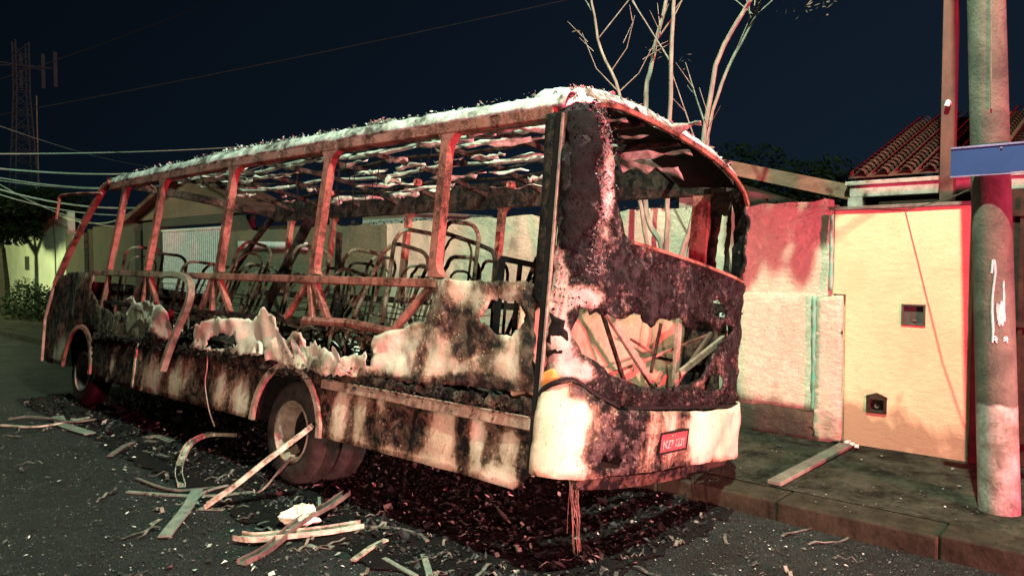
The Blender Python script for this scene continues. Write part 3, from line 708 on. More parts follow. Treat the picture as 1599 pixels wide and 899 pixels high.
sheet('skirt_panel', [(3.18, .44), (3.16, .62), (3.08, .80), (2.98, .885), (5.63, .88), (5.63, .41)], sl, M['side'], bus, res=.06, crumple=.018, freq=3.2, seed=22, base=.32, thick=.008,
      blobs=[(3.36,0.6,0.14,0.2,0.7),(3.75,0.61,0.08,0.2,0.6),(4.09,0.63,0.08,0.2,-0.6),(4.6,0.64,0.25,0.22,0.55),(5.18,0.58,0.22,0.22,0.6),(5.66,0.66,0.16,0.25,0.3),(3.2,0.73,0.1,0.3,-0.3)])
sheet('skirt_panel', [(5.67, .41), (5.67, .88), (6.86, .87), (6.92, .72), (6.93, .40)], sl, M['side'], bus, res=.07, crumple=.01, freq=3.2, seed=23, base=.18, thick=.008, blobs=[(6.3, .62, .06, .12, .7)])
sheet('edge_trim', [(5.63, .42), (5.69, .42), (5.69, .90), (5.63, .90)], lambda a, b, o: (-.014 - o, a, b), M['cream'], bus, res=.05, jag=.006, base=1.0, seed=24, blobs=[(5.65, .55, .1, .05, -.5)])
# wheel arch lips, and black inner arches
def arch_lip(yc, w, zt, name='wheel_arch', mat='strut'):
    pts = [(-.012, yc + w * math.cos(PI * i / 22), .44 + (zt - .44) * math.sin(PI * i / 22)) for i in range(23)]
    a = MB().path(pts, .05, .035, (1, 0, 0)); o = a.build(name, M[mat], bus, smooth=True)
    inn = MB(); n = 22
    vs = []
    for x in (.0, .62):
        for i in range(23): vs.append((x, yc + (w + .0) * math.cos(PI * i / 22), .44 + (zt - .45) * math.sin(PI * i / 22)))
    inn.add(vs, [(i, i + 1, i + 24, i + 23) for i in range(22)]); inn.build('inner_arch', M['soot'], o, smooth=True)
arch_lip(2.64, .50, .95); arch_lip(7.38, .47, .98, mat='frame')
sheet('front_corner_panel', [(6.90, .88), (6.9, 1.0), (7.0, 1.0), (7.38, 1.02), (7.8, .93), (7.87, .46), (8.60, .43), (8.74, .98), (8.54, 1.5), (8.1, 1.65), (7.37, 1.66), (7.15, 1.62), (7.24, 1.46), (6.92, 1.28), (6.43, 1.17), (6.3, 1.23), (6.1, 1.17), (5.95, 1.36), (5.8, 1.33), (5.5, 1.1), (4.95, .98), (5.13, .95)][0:0] + [(8.60, .43), (8.75, .98), (8.54, 1.52), (8.1, 1.65), (7.37, 1.66), (7.15, 1.62), (7.24, 1.46), (6.92, 1.28), (6.43, 1.17), (6.3, 1.23), (6.1, 1.17), (5.93, 1.38), (5.75, 1.25), (5.3, 1.08), (4.9, 1.0), (5.13, .90), (6.88, .885), (7.0, .95), (7.38, 1.0), (7.72, .9), (7.86, .66), (7.87, .45)], sl, M['side'], bus,
      res=.08, jag=.012, crumple=.035, freq=2.6, seed=25, base=.36, thick=.008,
      blobs=[(7.91,1.28,0.35,0.25,-0.35),(8.02,0.61,0.3,0.25,0.5),(5.83,1.11,0.3,0.15,0.35),(4.65,1.34,0.4,0.3,0.3),(7.12,1.55,0.12,0.1,0.4),(7.38,1.06,0.4,0.1,-0.4),(5.35,1.17,0.3,0.12,0.3)])
# torn curled sheets above the floor line
sheet('torn_panel', [(5.95,1.37),(5.82,1.41),(5.7,1.36),(5.4,1.35),(5,1.34),(4.91,1.25),(4.84,1.03),(4.95,0.97),(5.23,1.04),(5.55,1.19)], lambda a, b, o: (-.05 - o - .10 * max(0, b - 1.1), a, b), M['alu'], bus, res=.04, jag=.022, crumple=.055, freq=2.8, thick=.003, seed=26, base=.95, blobs=[(5.6, 1.05, .3, .08, -.4)])
sheet('torn_panel', [(4.46,0.95),(4.22,1.16),(4.01,1.23),(3.9,1.26),(3.61,1.29),(3.45,1.29),(3.27,1.28),(3.2,1.34),(3.11,1.4),(3.03,1.41),(2.99,1.35),(2.86,1.31),(2.8,1.07),(3.05,1),(3.77,0.95)], lambda a, b, o: (-.04 - o - .12 * max(0, b - 1.05), a, b), M['alu'], bus,
      holes=[[(4.01,1.06),(3.79,1.13),(3.55,1.13),(3.44,1.05),(3.78,0.99),(4.02,0.98)]], res=.04, jag=.02, crumple=.06, freq=2.8, thick=.003, seed=27, base=1.05, blobs=[(3.6,1.24,0.3,0.06,0.3),(3.01,1.05,0.3,0.04,-0.6)])
sheet('torn_panel', [(2.95, .97), (2.96, 1.03), (2.84, 1.17), (2.72, 1.13), (2.66, 1.22), (2.50, 1.23), (2.46, 1.12), (2.34, 1.17), (2.22, 1.12), (2.1, 1.12), (1.9, 1.07), (1.72, 1.12), (1.62, 1.14), (1.6, .95), (2.2, .93)], lambda a, b, o: (-.05 - o, a, b), M['alu'], bus,
      res=.032, jag=.018, crumple=.07, freq=4, thick=.003, seed=28, base=.85, blobs=[(2.6, 1.1, .08, .07, -.6), (2.2, 1.0, .2, .05, -.4)])
cu = MB(); cu.tube([(-.08, 3.03 + .07 * math.cos(t / 10 * PI) + .004 * t, 1.01 + .09 * math.sin(t / 10 * PI)) for t in range(11)], .018, 8)
cu.build('curled_strip', M['foil'], bus, smooth=True)
for (yc, zc, rr_, sd_) in ((2.62, 1.08, .085, 0), (2.40, 1.05, .07, 1), (1.86, 1.04, .06, 2)):
    vs = []; cs = MB()
    for i in range(10):
        for j in range(5):
            t_ = PI * (i / 9) * 1.2; vs.append((-.06 - .5 * rr_ * math.sin(t_) - .02 * j, yc + rr_ * math.cos(t_) * (1 - .1 * j), zc + rr_ * math.sin(t_) + .03 * (j - 2)))
    cs.add(vs, [(i*5+j, i*5+j+1, i*5+j+6, i*5+j+5) for i in range(9) for j in range(4)])
    cs.build('curled_flap', M['foil'], bus, smooth=True)
# big upper rear side panel with the burnt through hole
up = [(1,1.69),(0.13,1.68),(0.06,1.04),(0.56,1.01),(1.17,0.97),(1.74,0.97),(1.91,1),(1.58,1.04),(1.61,1.24),(1.5,1.29),(1.36,1.32),(1.23,1.36),(1.16,1.38),(1.07,1.4),(1.02,1.47),(0.99,1.54),(1.05,1.62)]
sheet('side_panel', up, sl, M['alu'], bus, holes=[[(0.49,1.56),(0.39,1.58),(0.3,1.57),(0.22,1.54),(0.18,1.48),(0.22,1.42),(0.27,1.36),(0.42,1.36),(0.51,1.41),(0.55,1.44),(0.52,1.48),(0.5,1.52)]], res=.04, jag=.012, crumple=.045, freq=5, seed=29, base=.68, thick=.008,
      blobs=[(0.53,1.68,0.25,0.06,-0.3),(0.87,1.54,0.06,0.15,-0.25),(0.67,1.43,0.05,0.2,-0.3),(1.06,1.14,0.05,0.12,-0.4),(0.75,1.61,0.25,0.12,0.2),(0.85,1.42,0.2,0.12,-0.35),(0.6,1.35,0.14,0.1,-0.35),(0.7,1.24,0.08,0.06,-0.55),(1.47,1.15,0.3,0.12,0.5),(0.86,1.1,0.2,0.1,0.3),(0.26,1.21,0.1,0.12,0.3),(0.15,1.57,0.06,0.3,-0.6),(0.11,1.23,0.05,0.2,-0.6),(0.56,1.03,0.35,0.05,-0.9),(1.17,0.97,0.3,0.03,-0.8),(0.32,1.27,0.2,0.05,-0.2)])
# floor edge: a black crusted band with rubbed rail below it
sheet('floor_edge', [(.05, .90), (1.2, .90), (2.2, .875), (3.6, .87), (5.2, .87), (6.9, .86), (6.9, .93), (5.2, .97), (4.4, .96), (3.6, .975), (3.1, .99), (2.4, .96), (1.8, .99), (1.2, .955), (.8, .99), (.4, .965), (.05, .99)], lambda a, b, o: (-.012 - o, a, b), M['crustmix'], bus, res=.04, jag=.022, crumple=.028, freq=12, thick=.015, seed=31, base=.12, blobs=[(.4, .93, .3, .04, .35), (1.4, .92, .3, .03, .3)])
rb = MB(); rb.box((-.035, .05, .815), (-.0, 1.16, .885)); rb.box((-.03, 1.17, .82), (-.0, 2.16, .888)); rb.box((-.04, .06, .885), (-.012, 2.1, .895))
rb.build('rub_rail', M['strut'], bus, bevel=.006)
flakes('crusted_soot', 900, lambda r: ((-.05 + r.uniform(-.02, .02), r.uniform(.1, 6.8), .93 + r.gauss(0, .04)), .1), .025, M['crust'], bus, 9)
# ---------------- window frame on the left
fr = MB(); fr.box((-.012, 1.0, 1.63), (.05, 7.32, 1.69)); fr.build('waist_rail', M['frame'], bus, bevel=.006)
fr = MB(); fr.tube([(.02, 1.42, 1.30), (.0, 1.9, 1.335), (.02, 2.55, 1.325)], .035, 8); fr.build('lower_rail', M['frame'], bus, smooth=True)
fr = MB(); fr.box((.01, 2.6, 1.295), (.04, 7.2, 1.335)); fr.build('lower_rail', M['framedark'], bus, bevel=.004)
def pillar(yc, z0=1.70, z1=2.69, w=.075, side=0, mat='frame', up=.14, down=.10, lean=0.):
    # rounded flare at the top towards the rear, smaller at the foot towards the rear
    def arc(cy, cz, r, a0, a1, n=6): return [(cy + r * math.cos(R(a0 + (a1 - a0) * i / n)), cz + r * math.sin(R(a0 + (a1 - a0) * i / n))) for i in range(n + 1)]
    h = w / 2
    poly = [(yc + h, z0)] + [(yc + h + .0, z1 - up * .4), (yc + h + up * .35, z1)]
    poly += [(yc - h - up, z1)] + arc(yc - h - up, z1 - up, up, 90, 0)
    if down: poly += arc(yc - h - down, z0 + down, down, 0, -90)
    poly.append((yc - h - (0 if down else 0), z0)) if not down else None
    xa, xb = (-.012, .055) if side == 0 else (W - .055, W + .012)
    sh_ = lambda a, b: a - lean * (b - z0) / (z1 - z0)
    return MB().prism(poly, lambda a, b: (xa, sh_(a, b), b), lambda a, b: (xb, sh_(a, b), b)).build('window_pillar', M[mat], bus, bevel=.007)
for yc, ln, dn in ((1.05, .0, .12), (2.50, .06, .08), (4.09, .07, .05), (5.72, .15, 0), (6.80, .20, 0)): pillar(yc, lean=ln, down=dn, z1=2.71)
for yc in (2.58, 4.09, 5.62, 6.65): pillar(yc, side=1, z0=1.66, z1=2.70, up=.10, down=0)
pillar(.27, side=1, z0=1.66, z1=2.70, w=.16, up=.06, down=0)
# triangulated struts under the sill
st = [(2.56,1.64,2.83,1.33),(2.53,1.64,2.43,1.33),(2.46,1.64,2.22,1.33),(4.20,1.63,4.36,1.33),(4.16,1.63,4.13,1.33),(4.05,1.63,3.78,1.33),(5.74,1.63,6.03,1.33),(5.70,1.63,5.72,1.33),(5.62,1.63,5.36,1.33),(6.78,1.63,6.88,1.25),(1.08,1.63,1.42,1.31),(3.2,1.3,3.45,.95),(5.0,1.3,5.3,.95)]
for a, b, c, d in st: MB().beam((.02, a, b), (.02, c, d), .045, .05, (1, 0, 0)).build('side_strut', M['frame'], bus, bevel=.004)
# rear post at the end of the window band, and the long seam strip of the rear cap
sheet('rear_post', [(.0, 1.0), (.0, 2.72), (.15, 2.71), (.13, 2.2), (.12, 1.70), (.14, 1.6), (.03, 1.5), (.02, 1.0)], lambda a, b, o: (-.008 - o, a, b), M['framedark'], bus, res=.05, thick=.02, crumple=.01, seed=33)
MB().path([(-.022, -.002, .56), (-.022, .0, 1.2), (-.022, .004, 1.9), (-.02, .015, 2.70)], .012, .02, (1, 0, 0)).build('seam_strip', simple('bright_edge_metal', (.5, .4, .32), (.15, .1, .08), 12, .35, metal=.5), bus)
MB().path([(-.016, .03, .56), (-.016, .035, 1.2), (-.016, .04, 1.9), (-.016, .045, 2.70)], .03, .025, (1, 0, 0)).build('seam_gap', M['black_seal'], bus)
# slanted front post, header and front end
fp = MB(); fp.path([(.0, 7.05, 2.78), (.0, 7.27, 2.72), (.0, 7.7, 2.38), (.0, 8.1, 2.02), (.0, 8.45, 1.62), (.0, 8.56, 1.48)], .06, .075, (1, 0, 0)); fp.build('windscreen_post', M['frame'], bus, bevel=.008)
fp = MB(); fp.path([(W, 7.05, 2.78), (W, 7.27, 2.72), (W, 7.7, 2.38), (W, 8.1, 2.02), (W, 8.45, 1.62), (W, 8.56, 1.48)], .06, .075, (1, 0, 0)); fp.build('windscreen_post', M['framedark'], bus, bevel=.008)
for z, y_ in ((2.80, 7.15), (1.50, 8.56)):
    hd = MB(); hd.path([(W * i / 10, y_ + .15 * math.sin(PI * i / 10), z + .04 * math.sin(PI * i / 10)) for i in range(11)], .08, .10); hd.build('windscreen_header', M['framedark'], bus)
fe = MB(); vs = []
for j, (y_, z) in enumerate(((8.56, 1.5), (8.72, 1.0), (8.62, .45))):
    for i in range(13): vs.append((W * i / 12, y_ + .22 * (1 - abs(2*i/12 - 1) ** 3), z))
fe.add(vs, [(j*13+i, j*13+i+1, j*13+i+14, j*13+i+13) for j in range(2) for i in range(12)])
o = fe.build('front_panel', M['framedark'], bus, smooth=True); md = o.modifiers.new('t', 'SOLIDIFY'); md.thickness = .02
MB().path([(-.01, 8.57, 1.5), (-.02, 8.74, 1.0), (-.02, 8.64, .44)], .03, .03, (1, 0, 0)).build('corner_trim', M['cream'] if False else M['strut'], bus)
(m1, m2, m3, m4) = [(7.25,2.65),(7.73,2.66),(8.28,2.65),(8.34,2.34)]
MB().tube(spline([(-.02, *m1), (-.10, *m2), (-.16, *m3), (-.16, m3[0] + .04, m3[1] - .08), (-.16, *m4)], 4), .018, 6).build('mirror_bracket', M['frame'], bus, smooth=True)
# loose bent handrail on the side
tp = [(5.05,1.64),(4.8,1.66),(4.59,1.65),(4.39,1.61),(4.27,1.51),(4.27,1.35),(4.39,1.13),(4.5,0.89),(4.55,0.71)]
MB().path(spline([(-.10 - .012 * i, a, b) for i, (a, b) in enumerate(tp)], 4), .05, .06, (1, 0, 0)).build('bent_window_rail', M['rim'], bus, smooth=True)
wr = [(3.97,0.97),(3.94,0.8),(3.94,0.65),(3.81,0.43),(3.67,0.3)]
MB().tube(spline([(-.06, a, b) for a, b in wr], 4), .006, 5).build('hanging_wire', M['copper'], bus, smooth=True)

# ---------------- roof
rk = MB(); pts = [(0.03, .10 + 6.95 * i / 14, 2.765 + .035 * math.sin(PI * i / 14)) for i in range(15)]
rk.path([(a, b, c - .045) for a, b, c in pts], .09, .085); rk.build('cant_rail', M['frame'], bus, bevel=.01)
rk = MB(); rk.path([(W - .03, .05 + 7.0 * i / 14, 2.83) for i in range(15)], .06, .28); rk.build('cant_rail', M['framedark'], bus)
# rounded gutter skin covered by ash
def roofz(x): return 2.86 + .12 * (1 - (2*x/W - 1) ** 2)
vs = []; n1_, n2_ = 180, 7
for i in range(n1_ + 1):
    y_ = .02 + 7.05 * i / n1_
    ed = .10 + .05 * noise.noise(Vector((y_ * 2.1, 0, 3))) + .03 * noise.noise(Vector((y_ * 7, 4, 3)))
    for j in range(n2_ + 1):
        t = j / n2_ * (PI / 2) ; r_ = .13
        nz_ = .008 * noise.noise(Vector((y_ * 9, j * .6, 1))) + .007 * noise.noise(Vector((y_ * 24, j * .9, 7)))
        sagz = .035 * math.sin(PI * y_ / 7)
        x_ = -.015 + r_ * (1 - math.cos(t)) + (ed * max(0, (j - 4) / 3) if j > 4 else 0); z_ = 2.752 + sagz + r_ * math.sin(t)
        vs.append((x_ - nz_ * math.cos(t), y_, z_ + nz_ * 1.2))
rg = MB().add(vs, [(i*8+j, i*8+j+1, i*8+j+9, i*8+j+8) for i in range(n1_) for j in range(n2_)])
o = rg.build('ash_covered_gutter', M['ashroof'], bus, smooth=True); md = o.modifiers.new('t', 'SOLIDIFY'); md.thickness = .008
flakes('ash_tufts', 1500, lambda r: (((lambda y: (r.uniform(.05, .15), y, 2.872 + .03 * math.sin(PI * y / 7) + abs(r.gauss(0, .015))))(min(6.9, max(.05, r.choice((r.uniform(0, 6.9), r.gauss(3.6, .45), r.gauss(4.2, .3), r.gauss(1.9, .08))))))), .0), .02, M['ash'], bus, 12)
# roof bows and stringers
bow_y = [.55, 1.30, 2.05, 2.80, 3.55, 4.30, 5.05, 5.80, 6.55]
rnd = random.Random(7)
for k, y_ in enumerate(bow_y):
    b_ = MB(); dz = rnd.uniform(-.03, .02); dy = rnd.uniform(-.06, .06)
    b_.path([(.05 + (W - .1) * i / 12, y_ + dy * math.sin(PI * i / 12), roofz(.05 + (W - .1) * i / 12) - .04 + dz * math.sin(PI * i / 12)) for i in range(13)], .035, .045)
    b_.build('roof_bow', M['framedark'], bus)
for k, x_ in enumerate((.42, .80, 1.15, 1.50, 1.88)):
    b_ = MB(); ph = rnd.uniform(0, 6)
    b_.path([(x_ + .02 * math.sin(i + ph), .35 + 6.6 * i / 16, roofz(x_) - .02 + .02 * math.sin(i * 1.3 + ph)) for i in range(17)], .06, .02)
    b_.build('roof_stringer', M['foil'] if k in (1, 3) else M['framedark'], bus)
# ragged remains of the ceiling sheet
def rag(x0, y0, lx, ly, tilt, seed, mat='foil', yaw=0., z=None):
    r = random.Random(seed); n = 7
    up_ = [(lx * r.uniform(.25, 1.), ly * (-1 + 2 * (i + r.uniform(-.3, .3)) / n)) for i in range(n + 1)]
    dn_ = [(-lx * r.uniform(.1, 1.) * (0.2 if r.random() < .3 else 1), ly * (1 - 2 * (i + r.uniform(-.3, .3)) / n)) for i in range(n + 1)]
    poly = up_ + dn_
    zz = roofz(x0) - .05 if z is None else z
    c, s = math.cos(tilt), math.sin(tilt); cy, sy = math.cos(yaw), math.sin(yaw)
    def mp(a, b, off):
        u, v, w = a * c - off * s, b, -a * s - off * c
        return (x0 + u * cy - v * sy, y0 + u * sy + v * cy, zz + w - .05)
    return sheet('ceiling_scrap', poly, mp, M[mat], bus, res=.05, jag=.004, crumple=.035, freq=6, thick=.002, seed=seed)
rnd = random.Random(19)
for k in range(84):
    x_ = rnd.choice((.45, .8, 1.15, 1.5, 1.85)) + rnd.uniform(-.12, .12); y_ = rnd.uniform(.5, 6.6)
    long = rnd.random() < .6
    rag(x_, y_, rnd.uniform(.018, .05), rnd.uniform(.18, .45) if long else rnd.uniform(.08, .16), rnd.choice((-1, 1)) * rnd.uniform(.35, 1.35), 300 + k, 'foil' if rnd.random() < .72 else 'crust', rnd.uniform(-.25, .25))
for (x_, y_, lx, ly) in ((1.0, -.02, .06, .35), (1.35, .25, .14, .32), (1.7, .5, .22, .28), (.6, .3, .1, .3), (.35, 6.9, .16, .12)): rag(x_, y_, lx, ly, rnd.uniform(.2, .9), 400 + int(x_ * 10))
hw = MB()
for k in range(16):
    x_ = rnd.uniform(.3, 2.0); y_ = rnd.uniform(.6, 6.5); L_ = rnd.uniform(.12, .45)
    hw = MB(); hw.tube([(x_, y_, roofz(x_) - .05), (x_ + rnd.uniform(-.03, .03), y_ + rnd.uniform(-.03, .03), roofz(x_) - L_ * .6), (x_ + rnd.uniform(-.05, .05), y_ + rnd.uniform(-.06, .06), roofz(x_) - .05 - L_)], .006, 4)
    hw.build('hanging_roof_wire', M['soot'], bus)
for (x_, y_) in ((.85, 2.3), (1.2, 1.5), (.9, 3.7)):
    MB().lathe_x([(-.02, .0), (-.03, .03), (.02, .035), (.03, 0)], (x_, y_, 2.63), 12).build('ceiling_fitting', M['frame'], bus, smooth=True)

# ---------------- right side
rp_ = MB(); rp_.box((W - .04, .1, 1.62), (W + .01, 7.3, 1.69)).box((W - .04, .1, 1.26), (W + .01, 7.3, 1.31)); rp_.build('waist_rail', M['framedark'], bus)
sheet('side_panel', [(.0, .50), (8.5, .45), (8.5, 1.2), (7.0, 1.25), (5.5, 1.12), (4.6, 1.22), (3.1, 1.12), (1.6, 1.18), (.9, 1.5), (.3, 1.66), (.0, 1.66)], sr, M['side'], bus, res=.12, jag=.02, crumple=.03, seed=41, base=.05)
sheet('rear_corner_panel', [(-.02, 1.6), (.30, 1.6), (.19, 1.75), (.18, 2.5), (.26, 2.72), (-.0, 2.74)], lambda a, b, o: (W - .03 + o, a, b), M['framedark'], bus, holes=[[(.03, 1.78), (.10, 1.78), (.11, 2.2), (.09, 2.52), (.03, 2.5)]], res=.05, jag=.006, crumple=.02, thick=.012, seed=42)
for k in range(7):
    y_ = .9 + k * .95; MB().beam((W - .02, y_, 1.28), (W - .02, y_ + .3, 1.62), .04, .045, (1, 0, 0)).build('side_strut', M['framedark'], bus)

# ---------------- floor, chassis and inside
fl = MB(); fl.box((.03, .30, .84), (W - .03, 8.4, .90)); fl.build('floor', M['soot'], bus)
ch = MB(); ch.box((.55, .2, .50), (.65, 8.2, .68)).box((1.65, .2, .50), (1.75, 8.2, .68))
for y_ in (.3, 1.2, 2.2, 3.2, 4.4, 5.6, 6.8, 8.0): ch.box((.1, y_, .70), (W - .1, y_ + .08, .80))
ch.tube([(.2, 2.6, .42), (2.1, 2.6, .44)], .07, 10).tube([(.2, 7.4, .40), (2.1, 7.4, .40)], .05, 10)
ch.box((.8, 3.6, .35), (1.5, 4.6, .7)); ch.build('chassis', M['soot'], bus)
hp = MB(); rnd = random.Random(13)
gx, gy = 20, 70; vs = []
for j in range(gy + 1):
    for i in range(gx + 1):
        x_ = .06 + (W - .12) * i / gx; y_ = .45 + 7.6 * j / gy
        vs.append((x_, y_, .90 + max(0, .10 + .16 * noise.noise(Vector((x_ * 1.6, y_ * 1.3, 2))) + .10 * noise.noise(Vector((x_ * 5, y_ * 5, 4))) + .05 * rnd.random())))
hp.add(vs, [(j*(gx+1)+i, j*(gx+1)+i+1, (j+1)*(gx+1)+i+1, (j+1)*(gx+1)+i) for j in range(gy) for i in range(gx)])
hp.build('charred_rubble', M['crust'], bus)
flakes('burnt_scrap', 1100, lambda r: ((r.uniform(.1, 2.2), r.uniform(.5, 8), 1.03 + abs(r.gauss(0, .06))), .1), .05, M['crust'], bus, 14)
flakes('pale_scrap', 160, lambda r: ((r.uniform(.1, 2.2), r.uniform(.9, 7), 1.10 + abs(r.gauss(0, .05))), .1), .06, M['foil'], bus, 15)
# seat frames: tube hoops, legs and slats
def hoop(x, w, zt, zb, y0, lean):
    pts = []
    r = min(w * .38, .11)
    pts.append((x - w/2 * 1.05, y0 - lean * .0, zb)); pts.append((x - w/2, y0 - lean * .75, zt - r))
    for i in range(1, 5): a = PI - PI/2 * i / 4; pts.append((x - w/2 + r + r * math.cos(a), y0 - lean * .95, zt - r + r * math.sin(a)))
    for i in range(0, 5): a = PI/2 - PI/2 * i / 4; pts.append((x + w/2 - r + r * math.cos(a), y0 - lean * .95, zt - r + r * math.sin(a)))
    pts.append((x + w/2 * 1.05, y0, zb)); return pts
def seat(x, y, ztop_=2.0, seed=0, mat='seat', tip=0.):
    r = random.Random(seed); e = empty('seat_frame', (x, y, .92)); e.parent = bus
    e.rotation_euler = (tip + r.uniform(-.08, .08), r.uniform(-.14, .14), r.uniform(-.25, .25))
    h = ztop_ - .92
    MB().tube(hoop(0, .40, h, .30, 0, .16), .0165, 8).build('backrest_hoop', M[mat], e, smooth=True)
    if r.random() < .55: MB().tube(hoop(0, .29, h - .11, .32, .01, .14), .010, 6).build('inner_hoop', M[mat], e, smooth=True)
    b = MB()
    for z_ in (.42, .52, .62): b.beam((-.2, -.03, z_), (.2, -.03, z_), .022, .006)
    b.build('back_slat', M['framedark'], e)
    b = MB().tube([(-.2, 0, .32), (-.2, .40, .34), (.2, .40, .34), (.2, 0, .32)], .014, 6)
    for q in (.1, .2, .3): b.tube([(-.2, q, .33), (.2, q, .33)], .008, 5)
    b.build('seat_base', M[mat], e, smooth=True)
    for dx in (-.17, .17):
        MB().tube([(dx + .02, .02, 0), (dx, .05, .32), (dx, .36, .345), (dx, .30, 0)], .014, 6).build('seat_leg', M[mat], e, smooth=True)
    return e
rnd = random.Random(23); k = 0
for y_ in (1.55, 2.25, 3.0, 3.75, 4.5, 5.25, 6.0, 6.7):
    for x_ in (.32, .78, 1.55, 2.0):
        k += 1
        if rnd.random() < .22: continue
        seat(x_, y_ + rnd.uniform(-.08, .08), 2.0 + rnd.uniform(-.16, .10) , 50 + k, 'seat' if rnd.random() < .75 else 'framedark', rnd.choice((0, .08, -.16, .2, -.06, .3)))
seat(.55, 1.35, 2.16, 91); seat(1.0, 1.15, 2.1, 92, tip=.2)
# rear bench frame and its handrail
rbn = MB(); 
P_ = [(1.82,2.16),(1.32,2.03),(1.22,1.95)]
rbn.tube(spline([(.75, P_[0][0], P_[0][1]), (.75, P_[1][0], P_[1][1]), (.76, P_[2][0] - .02, P_[2][1]), (.77, P_[2][0] - .04, 1.7), (.78, P_[2][0] - .05, 1.3)], 4), .018, 8).build('handrail', M['framedark'], bus, smooth=True)
rbn = MB()
for (x0_, x1_) in ((.22, 1.15),):
    y_ = .62; rbn.beam((x0_, y_, 1.86), (x1_, y_, 1.86), .035, .035); rbn.beam((x0_, y_, 1.35), (x1_, y_, 1.35), .03, .03)
    for q in range(6): xx = x0_ + (x1_ - x0_) * q / 5; rbn.beam((xx, y_, .95), (xx, y_, 1.86), .04 if q % 2 == 0 else .02, .03)
rbn.beam((.22, .60, .93), (.22, .5, 1.35), .03, .03).build('rear_bench_frame', M['soot'], bus)
lr = MB().beam((.95, 5.1, .95), (1.15, 4.4, 2.45), .09, .07).beam((1.3, 3.9, .95), (1.3, 4.05, 2.3), .05, .05)
lr.build('fallen_stanchion', M['framedark'], bus)

# ---------------- wheels
def wheel(name, x0, y, z, r=.42, w=.22, rimr=.235, flat=True, face=-1):
    e = empty(name, (x0, y, z)); e.parent = bus
    h = w / 2
    prof = [(-h, rimr), (-h - .008, rimr + .04), (-h - .012, r - .07), (-h + .02, r - .015), (-h + .05, r)]
    for i in range(1, 7):
        xx = -h + .05 + (w - .10) * i / 7; prof += [(xx - .006, r), (xx - .004, r - .012), (xx + .004, r - .012), (xx + .006, r)]
    prof += [(h - .05, r), (h - .02, r - .015), (h + .012, r - .07), (h, rimr)]
    MB().lathe_x(prof, (0, 0, 0), 44).build('tyre', M['rubber'], e, smooth=True)
    rm = MB().lathe_x([(-h - .012, rimr + .018), (-h - .016, rimr), (-h + .01, rimr - .012), (-h + .03, rimr - .03), (-h + .04, rimr - .034), (h - .04, rimr - .045), (h - .02, .13), (h - .03, .09), (h - .09, .085), (h - .10, .06), (h - .10, 0)], (0, 0, 0), 36)
    o = rm.build('rim', M['rim'], e, smooth=True)
    MB().lathe_x([(h - .075, rimr - .05), (h - .075, .09), (h - .12, .085), (h - .14, .06), (h - .14, 0)], (0, 0, 0), 30).build('hub', M['soot'], o, smooth=True)  # recessed disc blackened to stand for the shade inside the rim
    nb = MB()
    for k in range(6): a = k * PI / 3; nb.lathe_x([(h - .03, .014), (h - .055, .014), (h - .055, 0)], (.0, .11 * math.cos(a), .11 * math.sin(a)), 6)
    nb.build('wheel_nuts', M['rim'], o)
    return e
wheel('wheel', .17, 2.62, .41); wheel('wheel', .44, 2.62, .41)
wheel('wheel', .20, 7.42, .42)
for x_, y_ in ((2.05, 2.62), (1.80, 2.62), (2.05, 7.42)):
    e = empty('wheel', (x_, y_, .56)); e.parent = bus
    MB().lathe_x([(-.09, .22), (-.08, .19), (.02, .17), (.05, .08), (.05, 0)], (0, 0, 0), 28).build('rim', M['rim'], e, smooth=True)

# ---------------- rear end
NZ = 22
outer = [(0.0, 1.06), (.0, 2.0), (.0, 2.80)] + [(s, ztop(s)) for s in (.06, .12, .2, .3)]
# left column with the furry grey strip, joined to the shell below the window and the right column
shell = outer + [(s, ztop(s)) for s in (.5, .7, 1.0, 1.28, 1.55, 1.8, 2.0, 2.2, 2.4, 2.53)] + [(2.53, 2.0), (2.53, 1.04), (1.9, .985), (1.53, .975), (.55, .995), (.43, 1.02), (.18, 1.12), (.08, 1.10)]
win = [(.27, 2.80), (.29, 2.66), (.31, 2.52), (.335, 2.38), (.37, 2.26), (.41, 2.14), (.46, 2.05), (.54, 1.985), (.9, 1.975), (1.3, 1.965), (1.7, 1.95), (2.06, 1.935), (2.22, 1.92), (2.28, 1.98), (2.31, 2.2), (2.32, 2.4), (2.30, 2.56), (2.22, 2.66), (2.0, 2.745), (1.7, 2.795), (1.28, 2.83), (.8, 2.84), (.45, 2.835)]
opening = [(0.15,1.4),(0.17,1.48),(0.19,1.54),(0.23,1.55),(0.26,1.51),(0.29,1.54),(0.35,1.52),(0.39,1.54),(0.45,1.52),(0.52,1.52),(0.59,1.56),(0.69,1.56),(0.74,1.51),(0.8,1.49),(0.85,1.53),(0.91,1.55),(1.03,1.55),(1.15,1.58),(1.23,1.53),(1.29,1.52),(1.43,1.58),(1.56,1.58),(1.72,1.55),(1.85,1.59),(2.04,1.57),(1.97,1.51),(1.76,1.42),(1.64,1.32),(1.58,1.25),(1.49,1.17),(1.4,1.14),(1.22,1.12),(1.1,1.11),(0.9,1.1),(0.75,1.12),(0.65,1.12),(0.53,1.16),(0.44,1.18),(0.35,1.23),(0.3,1.26),(0.24,1.29),(0.19,1.33)]
smallh = [(1.6,1.73),(1.7,1.75),(1.83,1.71),(1.9,1.64),(1.75,1.61),(1.63,1.65)]
lamph = [(1.57,1.15),(1.66,1.2),(1.77,1.23),(1.9,1.19),(1.89,1.11),(1.73,1.09),(1.62,1.09)]
